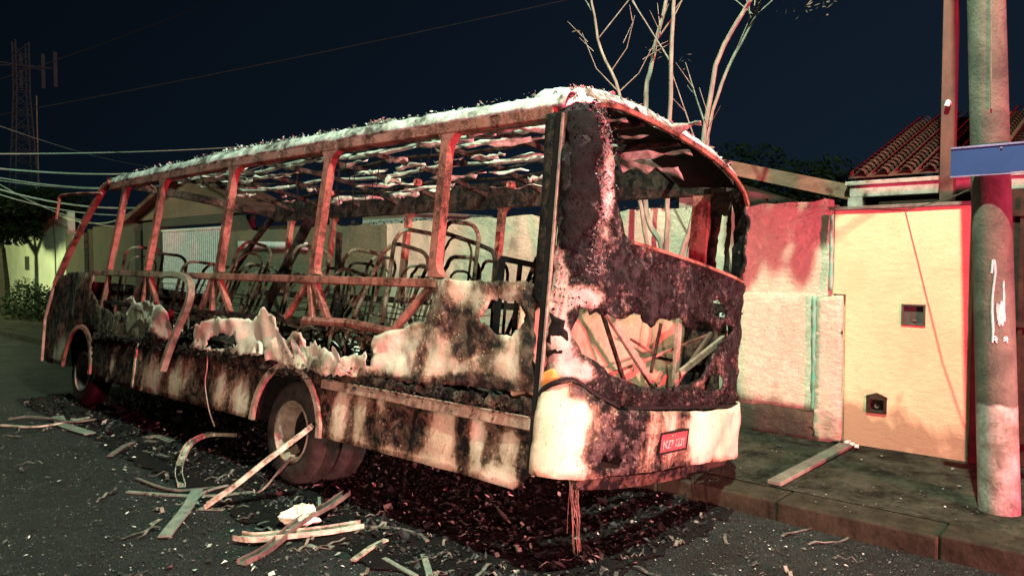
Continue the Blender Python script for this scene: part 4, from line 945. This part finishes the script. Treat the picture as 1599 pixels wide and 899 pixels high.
sh_bl = [(0.09,1.45,0.05,0.14,0.55),(0.2,1.18,0.09,0.05,0.6),(0.18,1.6,0.1,0.05,0.6),(1.49,1.14,0.12,0.04,0.4),(0.76,1.08,0.3,0.03,0.3),(0.26,1.6,0.06,0.04,0.4)] + [(.05, 1.72, .05, .28, .75)] + [(0.04,1.58,0.05,0.25,0.85),(0,1.77,0.03,0.2,0.6),(0.22,1.63,0.1,0.06,0.5),(0.07,1.24,0.07,0.1,0.2),(0.06,2.11,0.08,0.3,-0.6),(0.17,1.77,0.1,0.15,-0.1),(0.31,2.25,0.05,0.35,0.25),(0.24,1.17,0.1,0.05,0.6),(0.13,1.32,0.05,0.1,0.4),(0.95,1.79,0.8,0.12,-0.15),(0.17,1.48,0.06,0.06,-0.5),(0.89,1.17,0.4,0.1,-0.25)] + [(.30, 2.45, .05, .5, .55), (.10, 2.5, .07, .4, -.3), (1.3, 2.9, 1.2, .05, .45), (.2, 2.88, .2, .05, .3)]
sheet('rear_shell', shell, rs, M['shell'], bus, holes=[win, opening, smallh, lamph], res=.045, jag=.004, crumple=.034, freq=10, thick=.014, seed=51, base=.27, blobs=sh_bl)
band = [(s, ztop(s) + .004) for s in (.0, .06, .12, .2, .3, .5, .7, 1.0, 1.28, 1.55, 1.8, 2.0, 2.2, 2.4, 2.5)]
band += [(s, ztop(s) - w_) for s, w_ in ((2.5, .05), (2.2, .055), (1.9, .06), (1.6, .065), (1.28, .07), (.9, .07), (.6, .065), (.42, .06), (.36, .08), (.30, .12), (.24, .10), (.18, .11), (.12, .09), (.05, .08), (.0, .06))]
sheet('ash_covered_arch', band, lambda a, b, o: rs(a, b, .014 + o), M['ashroof2'], bus, res=.03, jag=.003, crumple=.014, freq=9, thick=.008, seed=52)
# strip of roof skin left at the rear, white with ash on top
rsn = MB(); vs = []; n = 44; mrow = 7
for i in range(n + 1):
    s = .02 + (LT - .06) * i / n; x_, y_, z_ = rs(s, ztop(s)); xm = min(max(x_, .0), W)
    depth = .26 + .10 * noise.noise(Vector((s * 3, 1, 1))) + .06 * noise.noise(Vector((s * 11, 5, 1)))
    for j in range(mrow + 1):
        t = j / mrow
        nz_ = .012 * noise.noise(Vector((s * 12, j * 1.3, 2)))
        vs.append((x_ + (W/2 - x_) * .02 * t, y_ + .012 + depth * t, z_ + .012 + .035 * math.sin(t * PI / 2) + nz_))
rsn.add(vs, [(i*8+j, i*8+j+1, i*8+j+9, i*8+j+8) for i in range(n) for j in range(mrow)])
o = rsn.build('rear_roof_skin', M['ash'], bus, smooth=True); md = o.modifiers.new('t', 'SOLIDIFY'); md.thickness = .012
flakes('ash_tufts', 420, lambda r: ((lambda s: (rs(s, ztop(s))[0] + r.uniform(-.01, .01), rs(s, ztop(s))[1] + r.uniform(-.01, .12), ztop(s) + .02))(r.uniform(.02, 2.4)), .2), .018, M['ash'], bus, 16)
flakes('ash_fuzz', 1800, lambda r: ((lambda s, z: rs(s, z, .012))(abs(r.gauss(.27, .035)), r.uniform(1.75, 2.85)), .0), .009, M['fuzz'], bus, 17)
rim1 = [rs(a, b + .0, .015) for a, b in win[16:] + [win[0]]]
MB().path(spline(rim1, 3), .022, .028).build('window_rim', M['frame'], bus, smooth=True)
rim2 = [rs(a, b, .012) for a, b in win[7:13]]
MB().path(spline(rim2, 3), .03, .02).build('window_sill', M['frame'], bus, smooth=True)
# dark inner lining of the dome behind the arch
dm = MB(); vs = []
for i in range(15):
    s = .3 + (2.25 - .3) * i / 14; x_, y_, z_ = rs(s, ztop(s) - .13)
    for j in range(6): t = j / 5; vs.append((x_, y_ + .05 + .5 * t, z_ + .02 + .04 * t + .02 * noise.noise(Vector((s * 6, j, 4)))))
dm.add(vs, [(i*6+j, i*6+j+1, i*6+j+7, i*6+j+6) for i in range(14) for j in range(5)]); dm.build('dome_lining', M['soot'], bus, smooth=True)
for x_ in (.7, 1.2, 1.7): MB().beam((x_, -.08, 2.83), (x_ + .1, .6, 2.86), .04, .04).build('dome_rib', M['framedark'], bus)
for k_, (poly_) in enumerate(([(.04, 2.72), (.20, 2.74), (.24, 2.5), (.19, 2.36), (.27, 2.2), (.24, 2.05), (.17, 2.0), (.14, 1.86), (.05, 1.88), (.03, 2.2)], [(.02, 1.5), (.10, 1.46), (.13, 1.36), (.10, 1.28), (.02, 1.26)])):
    sheet('soot_patch', poly_, lambda a, b, o: rs(a, b, .017 + o), M['soot'], bus, res=.03, jag=.014, crumple=.014, freq=14, thick=.003, seed=54 + k_)
# bulkhead and struts seen through the melted opening
sheet('bulkhead', [(.06, .95), (2.2, .95), (2.2, 1.66), (.06, 1.66)], lambda a, b, o: (a, .30 - o, b), M['inner'], bus, res=.08, crumple=.03, freq=4, thick=.01, seed=61)
def rb_(u, w, h, mat, y0=.02, y1=.02): 
    (a, b), (c, d) = u; return MB().beam((a, y0, b), (c, y1, d), w, h, (0, 1, 0)).build('rear_strut', M[mat], bus, bevel=.003)
rb_([(0.62,1.56),(1.3,1.08)], .05, .03, 'strut'); rb_([(1.61,1.62),(1.55,1.09)], .055, .03, 'strut', .04, .0)
rb_([(2.44,1.56),(1.72,1.19)], .05, .03, 'strut', .0, .06); rb_([(0.66,1.59),(1.08,1.07)], .03, .02, 'framedark', .1, .12)
rb_([(1.49,1.55),(1.4,1.18)], .022, .02, 'framedark', .12, .12); rb_([(0.88,1.15),(2.48,1.56)], .02, .02, 'frame', .14, .14)
rb_([(1.15,1.41),(1.74,1.26)], .018, .018, 'frame', .16, .16); rb_([(1.46,1.3),(1.77,1.28)], .025, .02, 'soot', .16, .16)
rb_([(2.23,1.53),(1.74,1.1)], .03, .03, 'rust', .08, .1); rb_([(0.87,1.13),(1.2,1.07)], .03, .03, 'rust', .08, .1)
rb_([(2.21,1.68),(2.41,1.65)], .035, .02, 'white', .0, .0)
MB().lathe_x([(-.02, 0), (-.02, .02), (.02, .02), (.02, 0)], (rs([(1.72,1.15)][0][0], 1.1)[0], -.18, [(1.72,1.15)][0][1]), 12).build('tail_lamp', M['red_lens'], bus)
eb = MB().box((.35, .32, .95), (1.9, .75, 1.35)); eb.build('engine_cover', M['soot'], bus)

# bumper: clean cream at the right, blistered in the middle, cream at the left corner
bt_ = [(0,1.01),(0.02,1.05),(0.07,1.09),(0.11,1.11),(0.17,1.13),(0.23,1.1),(0.32,1.05),(0.43,1.01),(0.52,0.98)] 
btop = [(a, b - .008) for a, b in bt_]
bump_o = [(.0, .58), (.0, 1.0)] + btop + [(1.0, .965), (1.53, .955), (2.0, .97), (2.40, 1.0), (2.50, 1.0), (2.535, .95), (2.52, .75), (2.44, .60), (2.2, .59), (1.6, .60), (1.1, .60), (.6, .59), (.28, .575), (.05, .575)]
def bpush(s, z): return .05 - .02 * max(0., (z - .85) / .15) + (.012 * math.sin((s) * 9) if .45 < s < 1.25 else 0)
sheet('rear_bumper', bump_o, rs, M['cream'], bus, res=.045, jag=.002, crumple=.022, freq=6, thick=.012, seed=71, base=.42, push=bpush,
      holes=[[(0.38,0.66),(0.41,0.72),(0.47,0.68),(0.52,0.71),(0.57,0.68),(0.55,0.63),(0.45,0.63)]],
      blobs=[(.11, .82, .10, .30, 1.0), (.04, .85, .08, .3, .5), (.22, .95, .10, .08, .5), (.15, .63, .15, .05, .3), (.38, .7, .12, .12, -.3), (.6, .8, .2, .25, -.35), (.83, .78, .05, .25, .35), (1.0, .9, .1, .1, .3),
             (1.9, .80, .52, .22, 1.15), (2.3, .8, .3, .22, .6), (1.9, .60, .7, .04, -.35), (1.5, .93, .4, .03, -.3), (.12, .60, .2, .04, -.5), (.20, 1.05, .1, .06, -.3), (1.5, .8, .14, .3, .8), (1.2, .7, .18, .14, -.1), (.3, .6, .1, .05, .4)])
MB().path(spline([rs(a, b + .012, .030) for a, b in bt_], 3), .016, .018).build('bumper_seal', M['black_seal'], bus, smooth=True)
MB().path(spline([rs(s, .985, .022) for s in (.6, .8, 1.1, 1.5, 1.9, 2.3, 2.5)], 3), .014, .02).build('bumper_seal', M['black_seal'], bus, smooth=True)
sheet('marker_lens', [(0,1.07),(0.01,1.16),(0.07,1.19),(0.11,1.14),(0.06,1.1)], lambda a, b, o: rs(a, b, .016 + o), M['orange_scorch'], bus, res=.03, seed=73)
vl = MB(); vl.path([rs(s, .555 - .02 * math.sin(s * 2), .0) for s in (.25, .5, .8, 1.1, 1.4)], .03, .07); vl.build('lower_valance', M['side'], bus)
vl = MB(); vl.path([rs(s, .54 + .01 * s, -.02) for s in (1.35, 1.7, 2.1, 2.4)], .03, .05); vl.build('lower_valance', M['framedark'], bus)
flakes('blistered_paint', 900, lambda r: (rs(abs(r.gauss(.62, .22)), r.uniform(.6, .97), .060), 0.3), .008, M['shell'], bus, 18)
flakes('crusted_soot', 1300, lambda r: (rs(r.uniform(.03, .4), r.uniform(1.5, 2.85), .014), 0.), .013, M['soot'], bus, 46)
flakes('crusted_soot', 1600, lambda r: (rs(r.uniform(.45, 2.2), r.choice((r.uniform(.99, 1.12), r.uniform(1.58, 1.95))), .014), 0.), .016, M['crust'], bus, 20)
# number plate
pc, pn = plan(1.10); ang = math.atan2(pn.x, -pn.y)
pl = MB().box((-.20, -.008, -.065), (.20, .004, .065)).build('number_plate', M['plate'], bus, bevel=.004); pl.scale = (.86, 1, .92)
q = rs(1.08, .775, .066); pl.location = q; pl.rotation_euler = (R(5), R(-3), -ang * .0)
fr = MB()
for a, b in (((-.21, -.012, -.076), (-.198, .0, .076)), ((.198, -.012, -.076), (.21, .0, .076)), ((-.198, -.012, .064), (.198, .0, .076)), ((-.198, -.012, -.076), (.198, .0, -.064))): fr.box(a, b)
fr.build('plate_frame', M['black_seal'], pl)
def text(name, body, size, loc, rot, mat, parent):
    c = bpy.data.curves.new(name, 'FONT'); c.body = body; c.size = size; c.align_x = 'CENTER'; c.align_y = 'CENTER'; c.extrude = .001; c.offset = .001
    tmp = bpy.data.objects.new('lettering', c); col.objects.link(tmp); bpy.context.view_layer.update()
    me = bpy.data.meshes.new_from_object(tmp.evaluated_get(bpy.context.evaluated_depsgraph_get())); bpy.data.objects.remove(tmp)
    me.materials.clear(); me.materials.append(mat)
    o = bpy.data.objects.new(name, me); col.objects.link(o); o.parent = parent; o.location = loc; o.rotation_euler = rot; return o
M['digit'] = simple('sooted_digit_paint', (.50, .40, .38), (.12, .07, .06), 30, .7, contrast=.08)
text('plate_number', 'NZ7 1231', .078, (0, -.0115, -.014), (R(90), 0, 0), M['digit'], pl)
text('plate_town', '·· ··', .05, (-.02, -.0115, .045), (R(90), 0, 0), M['digit'], pl)
# copper strands hanging from the rear corner down to the road
hb = MB(); rnd = random.Random(31)
inv = Matrix.Rotation(R(-PHI), 3, 'Y')
def w2b(p): return inv @ (Vector(p) - Vector((3.173, 2.71, .045)))
(gx_, gy_), = [(3.68,2.74)]; wtop = w2b((gx_ - .02, gy_, .60))
wbot = w2b((gx_ + .0, gy_, .01))
for k in range(16):
    a = Vector(wtop) + Vector((rnd.uniform(-.035, .035), rnd.uniform(-.03, .03), rnd.uniform(-.03, .02)))
    L_ = rnd.choice((1, 1, .8, .45, .6)); b = a.lerp(wbot + Vector((rnd.uniform(-.05, .06), rnd.uniform(-.05, .05), 0)), L_)
    pts = [a] + [a.lerp(b, t) + Vector((rnd.uniform(-.014, .014), rnd.uniform(-.014, .014), 0)) for t in (.2, .4, .6, .8)] + [b]
    if L_ == 1: pts.append(b + Vector((rnd.uniform(-.10, .16), rnd.uniform(-.1, .1), rnd.uniform(-.01, .0))))
    hb.tube(spline(pts, 4), .0023, 5)
hb.build('hanging_wires', M['copper'], bus, smooth=True)
hb = MB()
for s in (1.3, 1.55, 1.6, 1.72, 1.78, 2.1):
    a = Vector(rs(s, .58, -.02)); L_ = rnd.uniform(.08, .42)
    hb.tube(spline([a, a + Vector((.01, .01, -L_ * .5)), a + Vector((rnd.uniform(-.02, .06), 0, -L_))], 3), .004, 4)
hb.build('hanging_wires', M['soot'], bus)

# ============================================================ things lying on the road
M['strip'] = simple('aluminium_strip', (.52, .47, .36), (.10, .08, .06), 9, .5, contrast=.10)
M['stripdark'] = simple('scorched_strip', (.17, .15, .12), (.04, .035, .03), 10, .7)
M['slat'] = simple('grey_green_slat', (.22, .24, .19), (.09, .10, .08), 12, .7)
def strip(pts, w, h, mat, label, channel=False, nm='metal_strip', smooth=4):
    P3 = [Vector(p) for p in pts]; base = Vector((P3[0].x, P3[0].y, 0)); q = [p - base for p in P3]
    if len(q) > 2: q = spline(q, smooth)
    q = [p + Vector((0, 0, h * .5 + .004 + .006 * abs(noise.noise(p * 7)))) for p in q]
    mb = MB().path(q, w, h if not channel else .005)
    if channel:
        n = len(q)
        for sd in (-1, 1):
            rail = []
            for i, p in enumerate(q):
                d = (q[min(i+1, n-1)] - q[max(i-1, 0)]).normalized(); s_ = d.cross(Vector((0, 0, 1))).normalized(); rail.append(p + s_ * (sd * w * .5) + Vector((0, 0, .014)))
            mb.path(rail, .006, .034)
    o = mb.build(nm, M[mat], smooth=False); o.location = base
    return tag(o, label, 'metal strip', 'scorched strips and trims lying on the road')
def gp(lst, z=0.): return [(a, b, z) for a, b in lst]
g1 = [(2.54,5.29),(2.68,5.33)]
wq = [(4.78,0.57)][0]; a_ = Vector((g1[0][0], g1[0][1], .0)); b_ = Vector((3.12, wq[0], wq[1]))
strip([a_, a_.lerp(b_, .25) + Vector((0, 0, -.012)), a_.lerp(b_, .6) + Vector((0, 0, .0)), b_], .065, .02, 'strip', 'long pale strip propped on the rear wheel, slanting down to the road', True)
wq = [(5.01,0.33),(5.25,0.14)]
strip([(3.1, *wq[0]), (3.1, *wq[1])] + gp([(2.98,5.34),(2.92,5.54)]), .03, .012, 'stripdark', 'thin curved brown strip beside the rear tyre')
strip(gp([(3.7,7.04)], .05) + gp([(3.42,7.04)], .10) + gp([(3.21,6.99)], .06) + gp([(2.96,6.63),(2.77,6.25),(2.65,5.93)]), .055, .012, 'strip', 'bent hook shaped pale strip in front of the wheel', True)
strip(gp([(2.31,6.14),(2.48,5.83),(2.7,5.54),(2.98,5.37)]), .035, .012, 'slat', 'long straight grey strip lying under the propped strip')
strip(gp([(2.49,6.43),(2.52,6.03),(2.6,5.81),(2.81,5.7)], .01), .025, .012, 'stripdark', 'thin black curved strip above the long straight grey one')
strip(gp([(2.9,5.66),(2.7,5.63),(2.51,5.44)], .015) , .03, .01, 'slat', 'short thin strip crossing the pile of strips')
strip(gp([(2.69,5.74),(2.43,5.36),(2.08,4.92)], .012), .085, .012, 'slat', 'broad flat grey slat pointing down left out of the strip pile')
strip(gp([(2.93,6.16),(2.96,5.84),(2.96,5.64)]), .03, .01, 'slat', 'short grey strip between hooked and propped strips')
strip(gp([(2.38,4.52),(2.44,4.4),(2.68,4.25),(2.86,4.15),(3.05,4.08)], .02), .085, .012, 'strip', 'bright cream channel lying lengthwise, nearest the viewer', True)
strip(gp([(3.31,4.62),(3.06,4.48),(2.74,4.35)], .06) + gp([(2.44,4.23),(2.2,4.14)], .0), .06, .012, 'stripdark', 'dark channel crossing beneath the bright cream channel', True)
strip(gp([(3.06,4.6),(3.21,4.83)], .02), .022, .008, 'slat', 'tiny upright sliver behind the crumpled white lump')
strip(gp([(3.07,4.09),(3.18,3.93),(3.23,3.7),(3.18,3.56)], .01), .025, .01, 'stripdark', 'thin rusty strip continuing right of the cream channel')
strip(gp([(2.66,3.65),(2.86,3.73),(3,3.76)], .02), .04, .012, 'strip', 'short crumpled pale strip right of the dark channel')
strip(gp([(2.82,3.56),(2.8,3.38),(2.78,3.21)], .01), .03, .01, 'slat', 'curved grey sliver at the bottom edge')
strip(gp([(3.02,3.42),(2.91,3.26),(2.83,3.15)], .01), .04, .01, 'slat', 'flat grey sliver at the bottom edge beside the dark patch')
strip(gp([(2.3,9.6),(2.51,9.23),(2.78,9.2),(3.1,9.29)], .015), .04, .015, 'strip', 'long pale strip at the far left of the road')
strip(gp([(2.42,9.8),(2.6,9.8),(2.76,9.47),(2.85,9.12),(3.09,9.05)], .03), .045, .015, 'stripdark', 'arched dark strip across the far left pale one')
strip(gp([(2.89,9.68),(2.78,9.11),(2.82,8.44)], .01), .12, .01, 'slat', 'flat torn plate in the far left strip pile', nm='metal_strip')
strip(gp([(2.61,7.32),(2.85,7.61),(3.03,7.71),(3.12,7.53)], .015), .05, .012, 'stripdark', 'short dark strip halfway between both strip piles')
strip(gp([(3.06,7.83),(3.24,7.8),(3.25,7.46)], .01), .11, .01, 'stripdark', 'flat burnt plate halfway between both strip piles')
strip(gp([(2.92,7.34),(2.98,6.97),(3.04,6.7)]), .04, .01, 'stripdark', 'black strip under the hooked strip')
strip(gp([(2.65,4.12),(2.73,3.96)]), .05, .006, 'slat', 'small flat offcut right below the bright cream channel')
strip(gp([(2.51,5.33),(2.62,5.17)]), .05, .006, 'slat', 'small flat offcut right of the broad grey slat')
strip(gp([(2.13,5.26),(2.22,5.31)]), .03, .006, 'strip', 'tiny pale offcut left of the broad grey slat')
# crumpled white lump
(lx_, ly_), = [(2.81,4.46)]
lm = MB(); vs = []; nu, nv = 26, 16
for j in range(nv + 1):
    for i in range(nu):
        a = 2*PI*i/nu; b = PI*j/nv - PI/2; d = Vector((math.cos(b)*math.cos(a), math.cos(b)*math.sin(a), math.sin(b)))
        r_ = .92 + .75 * noise.noise(d * 1.7 + Vector((3, 1, 0))) + .45 * abs(noise.noise(d * 3.6)) - .12 * (noise.noise(d * 9) > 0)
        vs.append((d.x * .125 * r_, d.y * .10 * r_, max(.0, .062 + d.z * .078 * r_)))
lm.add(vs, [(j*nu+i, j*nu+(i+1) % nu, (j+1)*nu+(i+1) % nu, (j+1)*nu+i) for j in range(nv) for i in range(nu)])
o = lm.build('crumpled_sheet', simple('white_cloth', (.80, .72, .60), (.52, .40, .30), 10, .8, contrast=.2)); o.location = (lx_, ly_, .0)
tag(o, 'crumpled white lump of sheet on the road behind the cream channel', 'scrap')
# plank across the pavement
M['plank'] = simple('concrete_strip', (.16, .145, .11), (.07, .06, .05), 8, .85)
o = MB().beam((0, 0, .016), (1.55, -.03, .016), .11, .032).build('plank', M['plank'], bevel=.006); o.location = (5.42, 2.18, .156)
tag(o, 'flat grey plank lying across the pavement between kerb and wall', 'plank')
o = MB()
for k in range(3): o.beam((.02 * k, .05 * k, .01 + .008 * k), (.07 + .02 * k, .04 * k + .02, .012 + .008 * k), .035, .012)
o = o.build('paper_scrap', M['white']); (u_, v_) = (6.95, 2.20); o.location = (u_, v_ - .15, .165); tag(o, 'small crumpled pale scrap at the wall end of the plank', 'litter')

# ---- loose litter
M['sliver'] = simple('sliver_metal', (.16, .15, .12), (.03, .028, .024), 3, .6, contrast=.06)
rnd = random.Random(77); sv = MB()
for k in range(110):
    x_, y_ = rnd.choice(((rnd.gauss(2.9, .45), rnd.gauss(4.3, .9)), (rnd.gauss(3.3, .5), rnd.gauss(3.3, .5)), (rnd.uniform(1.8, 3.4), rnd.uniform(5, 9.5)), (rnd.uniform(3.5, 5), rnd.uniform(1.2, 2.6))))
    a = rnd.uniform(0, 2 * PI); L_ = rnd.uniform(.05, .32); c_ = rnd.uniform(-1.5, 1.5); z_ = .014; pts = []
    for i in range(6):
        pts.append((x_, y_, z_ + .03 * rnd.random() * (i % 2))); x_ += L_ / 5 * math.cos(a); y_ += L_ / 5 * math.sin(a); a += c_ / 5
    sv.path(spline(pts, 2), rnd.uniform(.004, .028), .003)
sv = sv.build('twisted_slivers', M['sliver'], kind='stuff'); tag(sv, 'thin twisted slivers and wires among the burnt strips', 'debris')
def mixed(name, stops):
    m, n, l, b = nt(name); oi = coords(n, l); w_ = n.new('ShaderNodeTexWhiteNoise')
    ge = n.new('ShaderNodeNewGeometry'); l.new(ge.outputs['Random Per Island'], w_.inputs['Vector'])
    l.new(ramp(n, l, ge.outputs['Random Per Island'], stops), b.inputs['Base Color']); b.inputs['Roughness'].default_value = .55; b.inputs['Specular IOR Level'].default_value = .25; return m
M['litter'] = mixed('glass_and_ash_litter', [(0, (.01, .01, .01)), (.5, (.03, .032, .03)), (.78, (.10, .11, .09)), (.94, (.32, .34, .28)), (1, (.7, .7, .62))])
M['char'] = mixed('char_litter', [(0, (.008, .007, .007)), (.6, (.007, .006, .006)), (.90, (.028, .022, .021)), (.98, (.22, .16, .14)), (1, (.5, .4, .36))])
o = flakes('glass_litter', 24000, lambda r: ((lambda y: (r.uniform(-.5, 4.9) if y > 2 else r.uniform(1.0, 5.0), y, .012))(r.uniform(.2, 11)), .6), .0105, M['litter'], None, 41)
tag(o, 'broken glass and ash scattered over the road', 'litter')
o = flakes('ash_litter', 1500, lambda r: ((r.choice((r.gauss(2.7, .6), r.uniform(1.2, 4.9))), r.choice((r.gauss(5.2, 1.2), r.uniform(.5, 8))), .018), .6), .024, M['litter'], None, 42)
tag(o, 'larger flakes of burnt sheet among the strips on the road', 'litter')
def char_place(r):
    y = r.uniform(2.35, 11.2); x = r.uniform(2.85, 5.1)
    return (x, y, .012 + .05 * r.random() * (1 - abs(x - 4) / 1.3)), .35
o = flakes('charred_litter', 16000, char_place, .026, M['char'], None, 43); tag(o, 'charred debris lying under and behind the bus', 'debris')
o = flakes('charred_chunks', 900, lambda r: ((r.uniform(2.9, 5.05), r.uniform(2.45, 9.5), .03), .2), .055, M['char'], None, 45); tag(o, 'larger charred chunks in the residue under the bus', 'debris')
o = flakes('pavement_litter', 700, lambda r: ((r.uniform(5.15, 7.0), r.uniform(.3, 6), .165), .8), .014, M['litter'], None, 44); tag(o, 'small litter and grit on the pavement', 'litter')
# burnt layer below the bus; its black also stands for the bus's shadow
cm = sheet('residue_and_shade', [(2.85, 2.5), (3.6, 2.32), (4.5, 2.30), (5.09, 2.36), (5.09, 11.3), (2.9, 11.3), (2.75, 8), (2.6, 5), (2.75, 3.4)], lambda a, b, o: (a, b, .006 + max(0, .010 + .35 * o)), M['soot'], None, res=.09, jag=.06, crumple=.05, freq=5, thick=0, seed=81)
tag(cm, 'black burnt residue and painted bus shadow covering the road under the bus', 'residue', kind='stuff')
